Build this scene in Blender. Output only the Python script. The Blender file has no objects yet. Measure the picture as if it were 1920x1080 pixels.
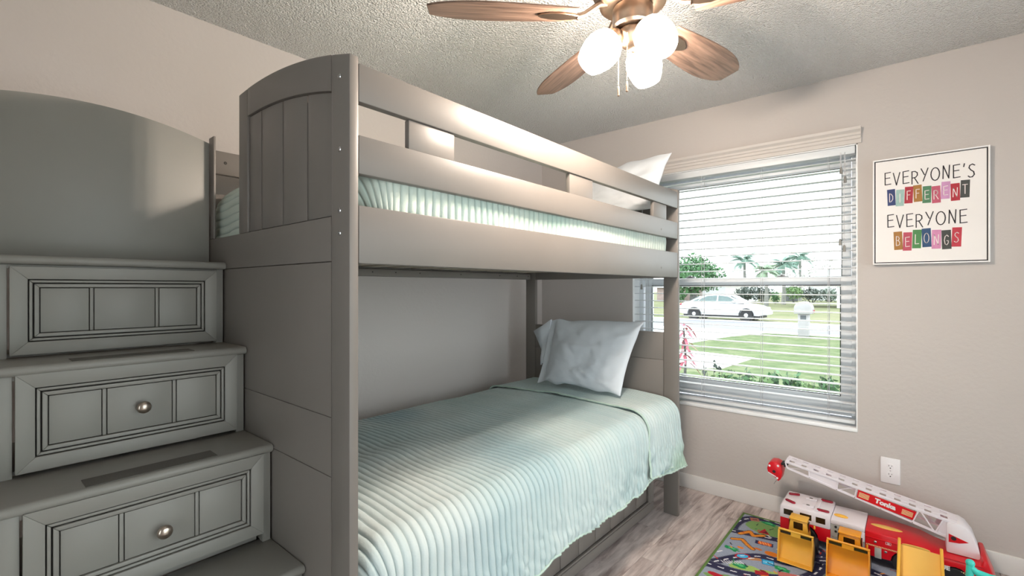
import bpy, bmesh, math, random
import numpy as np
from mathutils import Vector, Matrix, Euler

random.seed(7)
RNG = np.random.default_rng(11)
SC = bpy.context.scene
COL = SC.collection
PI = math.pi

# ---------------------------------------------------------------- camera, sky, exposure
cam_d = bpy.data.cameras.new('camera')
cam = bpy.data.objects.new('camera', cam_d)
COL.objects.link(cam)
cam_d.sensor_width = 36.0
cam_d.lens = 887.0 / 1920.0 * 36.0
cam_d.clip_start = 0.02
cam_d.clip_end = 500
cam.location = (0, 0, 1.30)
cam.rotation_euler = (PI / 2, 0, math.atan2(754.0, 887.0))
SC.camera = cam

SC.view_settings.view_transform = 'Standard'
SC.view_settings.look = 'None'
SC.view_settings.gamma = 1.0
SC.view_settings.use_curve_mapping = False
SC.view_settings.exposure = 0.10

SKY = 4.3            # bright overcast sky
BULB_E = 1000.0       # radiance of each of the three fan bulbs
SHADE_E = 18.0        # glow of the frosted glass shades
world = bpy.data.worlds.new('overcast_sky')
SC.world = world
world.use_nodes = True
bg = world.node_tree.nodes['Background']
bg.inputs[0].default_value = (0.95, 0.96, 1.0, 1)
bg.inputs[1].default_value = SKY

# ---------------------------------------------------------------- helpers
def lin(r, g, b):
    f = lambda c: c / 12.92 if c <= 0.04045 else ((c + 0.055) / 1.055) ** 2.4
    return (f(r / 255), f(g / 255), f(b / 255))


def _bsdf(name):
    m = bpy.data.materials.new(name)
    m.use_nodes = True
    return m, m.node_tree, m.node_tree.nodes['Principled BSDF']


def mat(name, col, rough=0.5, metal=0.0, var=0.0, vscale=6.0, bump=0.0, bscale=60.0, bdet=3.0, emit=None, estr=0.0,
        stretch=(1, 1, 1), col2=None, spec=0.5, coat=0.0, dist=0.01, trans=0.0):
    m, nt, b = _bsdf(name)
    b.inputs['Base Color'].default_value = (*col, 1)
    b.inputs['Roughness'].default_value = rough
    b.inputs['Metallic'].default_value = metal
    b.inputs['Specular IOR Level'].default_value = spec
    b.inputs['Coat Weight'].default_value = coat
    N, L = nt.nodes, nt.links
    if var > 0 or bump > 0:
        tc = N.new('ShaderNodeTexCoord')
        mp = N.new('ShaderNodeMapping')
        mp.inputs['Scale'].default_value = stretch
        L.new(tc.outputs['Object'], mp.inputs['Vector'])
    if var > 0 or col2 is not None:
        nz = N.new('ShaderNodeTexNoise')
        nz.inputs['Scale'].default_value = vscale
        nz.inputs['Detail'].default_value = 4
        L.new(mp.outputs[0], nz.inputs['Vector'])
        mx = N.new('ShaderNodeMix')
        mx.data_type = 'RGBA'
        c2 = col2 if col2 is not None else tuple(c * (1 - var) for c in col)
        c1 = col if col2 is not None else tuple(min(1, c * (1 + var * 0.6)) for c in col)
        mx.inputs['A'].default_value = (*c1, 1)
        mx.inputs['B'].default_value = (*c2, 1)
        rp = N.new('ShaderNodeMapRange')
        rp.inputs['From Min'].default_value = 0.3
        rp.inputs['From Max'].default_value = 0.7
        L.new(nz.outputs['Fac'], rp.inputs['Value'])
        L.new(rp.outputs[0], mx.inputs['Factor'])
        L.new(mx.outputs['Result'], b.inputs['Base Color'])
    if bump > 0:
        nb = N.new('ShaderNodeTexNoise')
        nb.inputs['Scale'].default_value = bscale
        nb.inputs['Detail'].default_value = bdet
        L.new(mp.outputs[0], nb.inputs['Vector'])
        bp = N.new('ShaderNodeBump')
        bp.inputs['Strength'].default_value = bump
        bp.inputs['Distance'].default_value = dist
        L.new(nb.outputs['Fac'], bp.inputs['Height'])
        L.new(bp.outputs[0], b.inputs['Normal'])
    if emit is not None:
        b.inputs['Emission Color'].default_value = (*emit, 1)
        b.inputs['Emission Strength'].default_value = estr
    return m


def mat_attr(name, rough=0.8, bump=0.0, bscale=300.0, sheen=0.0, dist=0.002, spec=0.3):
    m, nt, b = _bsdf(name)
    N, L = nt.nodes, nt.links
    at = N.new('ShaderNodeAttribute')
    at.attribute_name = 'col'
    L.new(at.outputs['Color'], b.inputs['Base Color'])
    b.inputs['Roughness'].default_value = rough
    b.inputs['Sheen Weight'].default_value = sheen
    b.inputs['Specular IOR Level'].default_value = spec
    if bump > 0:
        tc = N.new('ShaderNodeTexCoord')
        nb = N.new('ShaderNodeTexNoise')
        nb.inputs['Scale'].default_value = bscale
        L.new(tc.outputs['Object'], nb.inputs['Vector'])
        bp = N.new('ShaderNodeBump')
        bp.inputs['Strength'].default_value = bump
        bp.inputs['Distance'].default_value = dist
        L.new(nb.outputs['Fac'], bp.inputs['Height'])
        L.new(bp.outputs[0], b.inputs['Normal'])
    return m


class MB:
    """collects shapes into one mesh"""
    def __init__(self):
        self.bm = bmesh.new()
        self.mi = 0

    def _face(self, vs):
        try:
            f = self.bm.faces.new(vs)
            f.material_index = self.mi
            return f
        except ValueError:
            return None

    def box(self, x0, x1, y0, y1, z0, z1, M=None):
        c = [(x, y, z) for z in (z0, z1) for y in (y0, y1) for x in (x0, x1)]
        v = [self.bm.verts.new((M @ Vector(p)) if M is not None else p) for p in c]
        for q in ((0, 2, 3, 1), (4, 5, 7, 6), (0, 1, 5, 4), (2, 6, 7, 3), (0, 4, 6, 2), (1, 3, 7, 5)):
            self._face([v[i] for i in q])
        return self

    def prism(self, pts, axis, a, b, M=None):
        def mk(p, t):
            q = {'x': (t, p[0], p[1]), 'y': (p[0], t, p[1]), 'z': (p[0], p[1], t)}[axis]
            return self.bm.verts.new((M @ Vector(q)) if M is not None else q)
        A = [mk(p, a) for p in pts]
        B = [mk(p, b) for p in pts]
        self._face(A[::-1])
        self._face(B)
        n = len(pts)
        for i in range(n):
            self._face([A[i], A[(i + 1) % n], B[(i + 1) % n], B[i]])
        return self

    def strip(self, lower, upper, axis, a, b):
        """solid between two polylines of equal length (an arched rail), extruded along axis"""
        return self.prism(list(lower) + list(upper)[::-1], axis, a, b)

    def tube(self, pts, r, n=8, cap=True):
        pts = [Vector(p) for p in pts]
        rs = r if isinstance(r, (list, tuple)) else [r] * len(pts)
        rings = []
        up = None
        for i, p in enumerate(pts):
            d = (pts[min(i + 1, len(pts) - 1)] - pts[max(i - 1, 0)]).normalized()
            if up is None:
                up = Vector((0, 0, 1)) if abs(d.z) < 0.9 else Vector((1, 0, 0))
            s = d.cross(up)
            if s.length < 1e-6:
                s = d.orthogonal()
            s.normalize()
            up = s.cross(d).normalized()
            rings.append([self.bm.verts.new(p + rs[i] * (math.cos(2 * PI * k / n) * s + math.sin(2 * PI * k / n) * up)) for k in range(n)])
        for A, B in zip(rings, rings[1:]):
            for k in range(n):
                self._face([A[k], A[(k + 1) % n], B[(k + 1) % n], B[k]])
        if cap:
            self._face(rings[0][::-1])
            self._face(rings[-1])
        return self

    def lathe(self, prof, n=24, M=None, cap0=True, cap1=True):
        rings = []
        for r, z in prof:
            ring = []
            for k in range(n):
                p = Vector((r * math.cos(2 * PI * k / n), r * math.sin(2 * PI * k / n), z))
                ring.append(self.bm.verts.new((M @ p) if M is not None else p))
            rings.append(ring)
        for A, B in zip(rings, rings[1:]):
            for k in range(n):
                self._face([A[k], A[(k + 1) % n], B[(k + 1) % n], B[k]])
        if cap0:
            self._face(rings[0][::-1])
        if cap1:
            self._face(rings[-1])
        return self

    def ball(self, c, rx, ry=None, rz=None, n=12, m=8, M=None):
        ry = rx if ry is None else ry
        rz = rx if rz is None else rz
        T = Matrix.Translation(Vector(c)) @ Matrix.Diagonal((rx, ry, rz, 1))
        if M is not None:
            T = M @ T
        prof = [(max(1e-4, math.sin(PI * k / m)), -math.cos(PI * k / m)) for k in range(m + 1)]
        return self.lathe(prof, n, T)

    def poly(self, pts):
        return self._face([self.bm.verts.new(p) for p in pts])

    def grid(self, P, closed_u=False):
        h, w = P.shape[:2]
        V = [[self.bm.verts.new(P[i, j]) for j in range(w)] for i in range(h)]
        for i in range(h - 1):
            for j in range(w - 1 + (1 if closed_u else 0)):
                self._face([V[i][j], V[i][(j + 1) % w], V[i + 1][(j + 1) % w], V[i + 1][j]])
        return self

    def build(self, name, m, parent=None, bevel=0.0, seg=2, sharp=35, label=None, kind=None, flip=True):
        bm = self.bm
        if flip:
            bmesh.ops.recalc_face_normals(bm, faces=bm.faces)
        if bevel > 0:
            ed = [e for e in bm.edges if len(e.link_faces) == 2 and e.calc_face_angle(0) > 0.5]
            bmesh.ops.bevel(bm, geom=ed, offset=bevel, segments=seg, affect='EDGES', profile=0.5, clamp_overlap=True)
        me = bpy.data.meshes.new(name)
        bm.to_mesh(me)
        bm.free()
        for mm in (m if isinstance(m, (list, tuple)) else [m]):
            me.materials.append(mm)
        return link_mesh(name, me, parent, sharp, label, kind)


def link_mesh(name, me, parent=None, sharp=35, label=None, kind=None):
    if len(me.polygons):
        me.polygons.foreach_set('use_smooth', np.ones(len(me.polygons), dtype=bool))
        if sharp is not None:
            me.set_sharp_from_angle(angle=math.radians(sharp))
    o = bpy.data.objects.new(name, me)
    COL.objects.link(o)
    if parent is not None:
        adopt(o, parent)
    if label:
        o['label'] = label
    if kind:
        o['kind'] = kind
    return o


WM = {}


def adopt(o, parent):
    """parent an object authored in world space without moving it"""
    o.parent = parent
    o.matrix_parent_inverse = WM.get(parent.name, Matrix.Identity(4)).inverted()


def grid_mesh(name, P, m, parent=None, cols=None, sharp=None, label=None, kind=None):
    """mesh from an (h,w,3) array, optional per-vertex colours"""
    h, w = P.shape[:2]
    idx = np.arange(h * w).reshape(h, w)
    q = np.stack([idx[:-1, :-1], idx[:-1, 1:], idx[1:, 1:], idx[1:, :-1]], -1).reshape(-1, 4)
    me = bpy.data.meshes.new(name)
    me.vertices.add(h * w)
    me.vertices.foreach_set('co', P.reshape(-1).astype(np.float32))
    me.loops.add(q.size)
    me.loops.foreach_set('vertex_index', q.reshape(-1).astype(np.int32))
    me.polygons.add(len(q))
    me.polygons.foreach_set('loop_start', np.arange(0, q.size, 4, dtype=np.int32))
    me.update(calc_edges=True)
    if cols is not None:
        a = me.color_attributes.new('col', 'FLOAT_COLOR', 'POINT')
        c4 = np.ones((h * w, 4), np.float32)
        c4[:, :3] = cols.reshape(-1, 3)
        a.data.foreach_set('color', c4.reshape(-1))
    me.materials.append(m)
    me.validate()
    return link_mesh(name, me, parent, sharp, label, kind)


def thing(name, label, cat, loc=(0, 0, 0), group=None, kind=None):
    o = bpy.data.objects.new(name, None)
    o.empty_display_size = 0.05
    COL.objects.link(o)
    o.location = loc
    WM[o.name] = Matrix.Translation(Vector(loc))
    if label:
        o['label'] = label
    if cat:
        o['category'] = cat
    if group:
        o['group'] = group
    if kind:
        o['kind'] = kind
    return o


def tag(o, label, cat, group=None, kind=None):
    o['label'] = label
    o['category'] = cat
    if group:
        o['group'] = group
    if kind:
        o['kind'] = kind
    return o


def put(src, name, parent, M):
    """another object sharing src's mesh, placed by matrix M (world)"""
    o = bpy.data.objects.new(name, src.data)
    COL.objects.link(o)
    loc, rot, sca = M.decompose()
    o.location = loc
    o.rotation_mode = 'QUATERNION'
    o.rotation_quaternion = rot
    o.scale = sca
    WM[o.name] = M.copy()
    if parent is not None:
        adopt(o, parent)
    return o


def vnoise(x, y, seed=0):
    """smooth value noise in -1..1 for arrays"""
    r = np.random.default_rng(seed).uniform(-1, 1, (256, 256))
    xi = np.floor(x).astype(int)
    yi = np.floor(y).astype(int)
    fx = x - xi
    fy = y - yi
    fx = fx * fx * (3 - 2 * fx)
    fy = fy * fy * (3 - 2 * fy)
    g = lambda i, j: r[i % 256, j % 256]
    return (g(xi, yi) * (1 - fx) + g(xi + 1, yi) * fx) * (1 - fy) + (g(xi, yi + 1) * (1 - fx) + g(xi + 1, yi + 1) * fx) * fy


def text_mesh(name, s, size, m, M, parent=None, extrude=0.0004, label=None, shear=0.0, bold=0.0, align='CENTER', sx=1.0):
    cu = bpy.data.curves.new(name + '_curve', 'FONT')
    cu.body = s
    cu.size = size
    cu.extrude = extrude
    cu.offset = bold
    cu.shear = shear
    cu.align_x = align
    cu.align_y = 'CENTER'
    cu.resolution_u = 3
    t = bpy.data.objects.new(name + '_tmp', cu)
    COL.objects.link(t)
    bpy.context.view_layer.update()
    me = bpy.data.meshes.new_from_object(t.evaluated_get(bpy.context.evaluated_depsgraph_get()))
    bpy.data.objects.remove(t)
    bpy.data.curves.remove(cu)
    me.transform(M @ Matrix.Diagonal((sx, 1, 1, 1)))
    me.materials.clear()
    me.materials.append(m)
    return link_mesh(name, me, parent, 35, label)


def frame3(o, x, y, z):
    """matrix with the given origin and axes"""
    x, y, z = Vector(x).normalized(), Vector(y).normalized(), Vector(z).normalized()
    return Matrix(((x.x, y.x, z.x, o[0]), (x.y, y.y, z.y, o[1]), (x.z, y.z, z.z, o[2]), (0, 0, 0, 1)))


def aim(o, d):
    """matrix whose local +Z points along d"""
    d = Vector(d).normalized()
    q = d.to_track_quat('Z', 'Y')
    return Matrix.Translation(Vector(o)) @ q.to_matrix().to_4x4()

# ---------------------------------------------------------------- materials
M_WALL = mat('wall_paint', lin(197, 190, 186), 0.75, bump=0.25, bscale=55, bdet=2, dist=0.004)
M_TRIM = mat('white_trim', lin(228, 226, 224), 0.45, var=0.03, vscale=4)
M_FRAME = mat('window_vinyl', lin(236, 240, 244), 0.4, var=0.02, vscale=5)
M_SILL = mat('marble_sill', lin(246, 247, 248), 0.3, var=0.05, vscale=14)
M_GASKET = mat('black_gasket', lin(30, 36, 40), 0.6, var=0.1)
M_PAINT = mat('grey_paint', lin(118, 112, 107), 0.42, var=0.04, vscale=3, bump=0.04, bscale=40, dist=0.002)
M_PAINT2 = mat('grey_stair_paint', lin(143, 141, 135), 0.45, var=0.05, vscale=3, bump=0.04, bscale=40, dist=0.002)
M_DARK = mat('dark_gap', lin(45, 43, 40), 0.8, var=0.1)
M_GRIP = mat('grip_tape', lin(96, 93, 88), 0.9, var=0.12, vscale=300, bump=0.4, bscale=600, dist=0.001)
M_NICKEL = mat('brushed_nickel', lin(196, 184, 172), 0.28, 1.0, var=0.1, vscale=30, stretch=(1, 1, 30))
M_FAN = mat('fan_nickel', lin(142, 128, 116), 0.32, 1.0, var=0.08, vscale=20)
M_BRONZE = mat('warm_nickel', lin(158, 136, 118), 0.3, 1.0, var=0.08, vscale=20)
M_STEEL = mat('bright_steel', lin(205, 205, 205), 0.25, 1.0, var=0.05)
M_WHITE = mat('white_plastic', lin(238, 236, 238), 0.35, var=0.02)
M_SLAT = mat('blind_white', lin(226, 229, 232), 0.4, var=0.02, vscale=3)
M_CORD = mat('blind_cord', lin(205, 205, 208), 0.8, var=0.05)
M_TASSEL = mat('tassel_grey', lin(140, 138, 134), 0.5, var=0.05)
M_COTTON = mat('white_cotton', lin(206, 211, 217), 0.85, var=0.03, vscale=5, bump=0.25, bscale=26, bdet=4, dist=0.006)
M_MATTRESS = mat('mattress_ticking', lin(225, 222, 214), 0.9, var=0.05, vscale=20)
M_QUILT = mat_attr('quilted_cotton', 0.85, bump=0.35, bscale=180, sheen=0.1, dist=0.0025)
M_HEM = mat('quilt_binding', lin(178, 198, 188), 0.85, var=0.08, vscale=40)
M_SLATWOOD = mat('raw_slat_wood', lin(196, 186, 170), 0.7, var=0.15, vscale=8, stretch=(1, 8, 8))
M_PAPER = mat('sign_board', lin(240, 236, 234), 0.6, var=0.015)
M_INK = mat('sign_ink', lin(40, 36, 44), 0.6, var=0.05)
M_CHALK = mat('sign_letter_white', lin(240, 228, 226), 0.6, var=0.03)
M_SIGNFRAME = mat('sign_frame', lin(245, 244, 244), 0.35, var=0.01)
M_RED = mat('toy_red', lin(214, 14, 32), 0.3, var=0.06, vscale=5)
M_DRED = mat('lamp_red', lin(150, 20, 45), 0.25, var=0.1)
M_TOYW = mat('toy_white', lin(236, 230, 236), 0.35, var=0.03)
M_TOYGREY = mat('toy_grey', lin(176, 176, 172), 0.4, var=0.08, vscale=60)
M_YEL = mat('toy_yellow', lin(236, 178, 62), 0.4, var=0.07, vscale=6)
M_ORG = mat('toy_orange', lin(240, 158, 34), 0.35, var=0.05, vscale=6)
M_PALEYEL = mat('toy_pale_yellow', lin(238, 190, 96), 0.4, var=0.05)
M_TYRE = mat('black_rubber', lin(34, 33, 36), 0.6, var=0.2, vscale=40)
M_TINT = mat('dark_window_tint', lin(48, 34, 18), 0.15, var=0.3, vscale=20)
M_TEAL = mat('toy_teal', lin(64, 200, 190), 0.35, var=0.05)
M_CREAM = mat('decal_cream', lin(240, 215, 160), 0.5, var=0.05)


def mat_ceiling():
    m, nt, b = _bsdf('popcorn_ceiling')
    N, L = nt.nodes, nt.links
    tc = N.new('ShaderNodeTexCoord')
    a = N.new('ShaderNodeTexNoise')
    a.inputs['Scale'].default_value = 95
    a.inputs['Detail'].default_value = 3
    a.inputs['Roughness'].default_value = 0.6
    v = N.new('ShaderNodeTexVoronoi')
    v.inputs['Scale'].default_value = 130
    L.new(tc.outputs['Object'], a.inputs['Vector'])
    L.new(tc.outputs['Object'], v.inputs['Vector'])
    ad = N.new('ShaderNodeMath')
    ad.operation = 'MULTIPLY_ADD'
    L.new(v.outputs['Distance'], ad.inputs[0])
    ad.inputs[1].default_value = -0.6
    L.new(a.outputs['Fac'], ad.inputs[2])
    bp = N.new('ShaderNodeBump')
    bp.inputs['Strength'].default_value = 0.9
    bp.inputs['Distance'].default_value = 0.022
    L.new(ad.outputs[0], bp.inputs['Height'])
    L.new(bp.outputs[0], b.inputs['Normal'])
    b.inputs['Base Color'].default_value = (*lin(234, 233, 231), 1)
    b.inputs['Roughness'].default_value = 0.95
    return m


def mat_plank():
    """washed grey-brown vinyl plank, each plank its own shift of the grain"""
    m, nt, b = _bsdf('washed_plank')
    N, L = nt.nodes, nt.links
    tc = N.new('ShaderNodeTexCoord')
    oi = N.new('ShaderNodeObjectInfo')
    ge = N.new('ShaderNodeNewGeometry')
    sc = N.new('ShaderNodeVectorMath')
    sc.operation = 'SCALE'
    cx = N.new('ShaderNodeCombineXYZ')
    L.new(oi.outputs['Random'], cx.inputs[0])
    L.new(oi.outputs['Random'], cx.inputs[2])
    L.new(cx.outputs[0], sc.inputs[0])
    sc.inputs['Scale'].default_value = 37.0
    ad = N.new('ShaderNodeVectorMath')
    L.new(ge.outputs['Position'], ad.inputs[0])
    L.new(sc.outputs[0], ad.inputs[1])
    mp = N.new('ShaderNodeMapping')
    mp.inputs['Scale'].default_value = (16, 2.2, 1)
    L.new(ad.outputs[0], mp.inputs['Vector'])
    n1 = N.new('ShaderNodeTexNoise')
    n1.inputs['Scale'].default_value = 1.0
    n1.inputs['Detail'].default_value = 7
    n1.inputs['Roughness'].default_value = 0.62
    n1.inputs['Distortion'].default_value = 0.9
    L.new(mp.outputs[0], n1.inputs['Vector'])
    r = N.new('ShaderNodeValToRGB')
    e = r.color_ramp.elements
    e[0].position = 0.30
    e[0].color = (*lin(118, 104, 100), 1)
    e[1].position = 0.70
    e[1].color = (*lin(222, 211, 207), 1)
    k = r.color_ramp.elements.new(0.42)
    k.color = (*lin(168, 153, 149), 1)
    k = r.color_ramp.elements.new(0.52)
    k.color = (*lin(203, 190, 186), 1)
    L.new(n1.outputs['Fac'], r.inputs['Fac'])
    mp2 = N.new('ShaderNodeMapping')
    mp2.inputs['Scale'].default_value = (60, 6, 1)
    L.new(ad.outputs[0], mp2.inputs['Vector'])
    n2 = N.new('ShaderNodeTexNoise')
    n2.inputs['Scale'].default_value = 1.0
    n2.inputs['Detail'].default_value = 4
    L.new(mp2.outputs[0], n2.inputs['Vector'])
    mr = N.new('ShaderNodeMapRange')
    mr.inputs['From Min'].default_value = 0.35
    mr.inputs['From Max'].default_value = 0.65
    mr.inputs['To Min'].default_value = 0.82
    mr.inputs['To Max'].default_value = 1.08
    L.new(n2.outputs['Fac'], mr.inputs['Value'])
    mt = N.new('ShaderNodeMapRange')
    mt.inputs['To Min'].default_value = 0.88
    mt.inputs['To Max'].default_value = 1.06
    L.new(oi.outputs['Random'], mt.inputs['Value'])
    pm = N.new('ShaderNodeMath')
    pm.operation = 'MULTIPLY'
    L.new(mr.outputs[0], pm.inputs[0])
    L.new(mt.outputs[0], pm.inputs[1])
    vm = N.new('ShaderNodeVectorMath')
    vm.operation = 'SCALE'
    L.new(r.outputs['Color'], vm.inputs[0])
    L.new(pm.outputs[0], vm.inputs['Scale'])
    L.new(vm.outputs[0], b.inputs['Base Color'])
    b.inputs['Roughness'].default_value = 0.42
    bp = N.new('ShaderNodeBump')
    bp.inputs['Strength'].default_value = 0.15
    bp.inputs['Distance'].default_value = 0.002
    L.new(n2.outputs['Fac'], bp.inputs['Height'])
    L.new(bp.outputs[0], b.inputs['Normal'])
    return m


def mat_glass():
    m = bpy.data.materials.new('window_glass')
    m.use_nodes = True
    nt = m.node_tree
    N, L = nt.nodes, nt.links
    N.remove(N['Principled BSDF'])
    out = N['Material Output']
    tr = N.new('ShaderNodeBsdfTransparent')
    tr.inputs[0].default_value = (0.93, 0.97, 0.96, 1)
    gl = N.new('ShaderNodeBsdfGlossy')
    gl.inputs['Roughness'].default_value = 0.0
    fr = N.new('ShaderNodeFresnel')
    fr.inputs[0].default_value = 1.5
    mx = N.new('ShaderNodeMixShader')
    L.new(fr.outputs[0], mx.inputs[0])
    L.new(tr.outputs[0], mx.inputs[1])
    L.new(gl.outputs[0], mx.inputs[2])
    L.new(mx.outputs[0], out.inputs['Surface'])
    return m


def mat_wood(name, c1, c2, axis_scale=(3, 40, 40), rough=0.35):
    m, nt, b = _bsdf(name)
    N, L = nt.nodes, nt.links
    tc = N.new('ShaderNodeTexCoord')
    mp = N.new('ShaderNodeMapping')
    mp.inputs['Scale'].default_value = axis_scale
    L.new(tc.outputs['Object'], mp.inputs['Vector'])
    n = N.new('ShaderNodeTexNoise')
    n.inputs['Scale'].default_value = 2.0
    n.inputs['Detail'].default_value = 6
    n.inputs['Distortion'].default_value = 0.4
    L.new(mp.outputs[0], n.inputs['Vector'])
    r = N.new('ShaderNodeValToRGB')
    r.color_ramp.elements[0].position = 0.35
    r.color_ramp.elements[0].color = (*c1, 1)
    r.color_ramp.elements[1].position = 0.66
    r.color_ramp.elements[1].color = (*c2, 1)
    L.new(n.outputs['Fac'], r.inputs['Fac'])
    L.new(r.outputs['Color'], b.inputs['Base Color'])
    b.inputs['Roughness'].default_value = rough
    return m


M_CEIL = mat_ceiling()
M_PLANK = mat_plank()
M_GLASS = mat_glass()
M_BLADE = mat_wood('walnut_blade', lin(84, 66, 56), lin(128, 104, 90), rough=0.28)
M_BLADE_EDGE = mat('blade_edge', lin(58, 40, 32), 0.5, var=0.1)

# ---------------------------------------------------------------- room shell
XL, XR_, YB, YF, ZC = -2.31, 1.35, 3.094, -1.5, 2.44
WX0, WX1, WZ0, WZ1 = -1.515, -0.228, 0.556, 2.066      # window opening

fl = MB().box(XL, XR_, YF, YB, -0.10, -0.012).build('floor', M_DARK, kind='structure')
PW = 0.163
plank_me = {}
x = XL
ci = 0
starts = []
while x < XR_ - 0.01:
    x1 = min(x + PW, XR_)
    y = YF - 1.22 * ((ci * 0.37 + 0.11) % 1.0)
    # joints read off the photograph for the columns in view
    if abs(x - (-1.17)) < 0.09:
        y = 2.449 - 1.22 * 4
    elif abs(x - (-1.006)) < 0.08:
        y = 2.15 - 1.22 * 3
    while y < YB:
        ya, yb_ = max(y, YF), min(y + 1.22, YB)
        if yb_ - ya > 0.03:
            key = (round(x1 - x, 3), round(yb_ - ya, 3))
            if key not in plank_me:
                b_ = MB().box(0.0006, x1 - x - 0.0006, 0.0008, yb_ - ya - 0.0008, -0.012, 0)
                o = b_.build('plank', M_PLANK, None, bevel=0.0012, seg=1)
                plank_me[key] = o.data
            else:
                o = bpy.data.objects.new('plank', plank_me[key])
                COL.objects.link(o)
            o.location = (x, ya, 0)
            adopt(o, fl)
        y += 1.22
    x = x1
    ci += 1

MB().box(XL - 0.12, XR_ + 0.12, YF - 0.12, YB + 0.2, ZC, ZC + 0.15).build('ceiling', M_CEIL, kind='structure')
MB().box(XL - 0.12, XL, YF - 0.12, YB + 0.2, -0.1, ZC).build('wall_left', M_WALL, kind='structure')
# right wall with an opening for the added, unseen glass door
VY0, VY1, VZ0, VZ1 = 0.00, 2.70, 0.05, 2.15
wr_ = MB()
wr_.box(XR_, XR_ + 0.12, YF - 0.12, VY0, -0.1, ZC)
wr_.box(XR_, XR_ + 0.12, VY1, YB + 0.2, -0.1, ZC)
wr_.box(XR_, XR_ + 0.12, VY0, VY1, -0.1, VZ0)
wr_.box(XR_, XR_ + 0.12, VY0, VY1, VZ1, ZC)
wr_.build('wall_right', M_WALL, kind='structure')
UX0, UX1, UZ0, UZ1 = -0.70, 0.90, 0.10, 2.10      # opening for the added window behind the camera
wf = MB()
wf.box(XL, UX0, YF - 0.12, YF, -0.1, ZC)
wf.box(UX1, XR_, YF - 0.12, YF, -0.1, ZC)
wf.box(UX0, UX1, YF - 0.12, YF, -0.1, UZ0)
wf.box(UX0, UX1, YF - 0.12, YF, UZ1, ZC)
wf.build('wall_front', M_WALL, kind='structure')
wb = MB()
YO = YB + 0.20
wb.box(XL, WX0, YB, YO, -0.1, ZC)
wb.box(WX1, XR_, YB, YO, -0.1, ZC)
wb.box(WX0, WX1, YB, YO, -0.1, WZ0 - 0.022)
wb.box(WX0, WX1, YB, YO, WZ1, ZC)
wb.build('wall_back', M_WALL, kind='structure')


def base(name, x0, x1, y0, y1):
    MB().box(x0, x1, y0, y1, 0, 0.091).build(name, M_TRIM, bevel=0.004, kind='structure')


base('baseboard_back', XL + 0.014, XR_ - 0.014, YB - 0.014, YB)
base('baseboard_left', XL, XL + 0.014, YF, YB)
base('baseboard_right', XR_ - 0.014, XR_, VY1 + 0.01, YB)

# head trim over the window: stepped profile
hp = [(YB, 2.066), (YB - 0.014, 2.066), (YB - 0.014, 2.086), (YB - 0.020, 2.090), (YB - 0.020, 2.104), (YB - 0.026, 2.108),
      (YB - 0.026, 2.120), (YB - 0.040, 2.132), (YB - 0.044, 2.146), (YB, 2.146)]
MB().prism(hp, 'x', -1.53, -0.212).build('trim_1', mat('head_trim', lin(206, 199, 194), 0.5, var=0.02), kind='structure', sharp=25)

# ---------------------------------------------------------------- window
win = thing('window_1', 'white two-sash window behind the open blind', None, (0, 0, 0), kind='structure')
# reveal lining (bright white plaster returns)
rv = MB()
rv.box(WX1 - 0.006, WX1, YB + 0.0005, YO, WZ0, WZ1)
rv.box(WX0, WX0 + 0.006, YB + 0.0005, YO, WZ0, WZ1)
rv.box(WX0, WX1, YB + 0.0005, YO, WZ1 - 0.005, WZ1)
rv.build('reveal', M_SILL, win)
MB().box(WX0, WX1, YB - 0.006, YO + 0.03, WZ0 - 0.021, WZ0).build('sill', M_SILL, win, bevel=0.003)


def ring(x0, x1, z0, z1, w, y0, y1, wt=None, wb_=None):
    wt = w if wt is None else wt
    wb_ = w if wb_ is None else wb_
    b = MB()
    b.box(x0, x0 + w, y0, y1, z0, z1)
    b.box(x1 - w, x1, y0, y1, z0, z1)
    b.box(x0 + w, x1 - w, y0, y1, z0, z0 + wb_)
    b.box(x0 + w, x1 - w, y0, y1, z1 - wt, z1)
    return b


ring(WX0 + 0.006, WX1 - 0.006, WZ0, WZ1 - 0.005, 0.028, 3.195, 3.275).build('frame', M_FRAME, win, bevel=0.002)
us = ring(-1.475, -0.268, 1.335, 2.035, 0.044, 3.240, 3.265, wt=0.06, wb_=0.03).build('upper_sash', M_FRAME, win, bevel=0.002)
MB().box(-1.431, -0.312, 3.251, 3.255, 1.365, 1.975).build('pane', M_GLASS, us)
ring(-1.433, -0.310, 1.363, 1.977, 0.003, 3.2385, 3.2400).build('gasket', M_GASKET, us)
ls = ring(-1.470, -0.262, 0.590, 1.366, 0.052, 3.205, 3.235, wt=0.05, wb_=0.107).build('lower_sash', M_FRAME, win, bevel=0.002)
MB().box(-1.418, -0.314, 3.217, 3.221, 0.697, 1.316).build('pane', M_GLASS, ls)
ring(-1.420, -0.312, 0.695, 1.318, 0.004, 3.2035, 3.2050).build('gasket', M_GASKET, ls)
sl = MB()
for xx in (-1.15, -0.60):
    sl.box(xx - 0.03, xx + 0.03, 3.207, 3.232, 1.366, 1.374)
    sl.box(xx - 0.012, xx + 0.012, 3.200, 3.215, 1.374, 1.382)
sl.build('sash_lock', M_STEEL, win, bevel=0.002)

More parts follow.
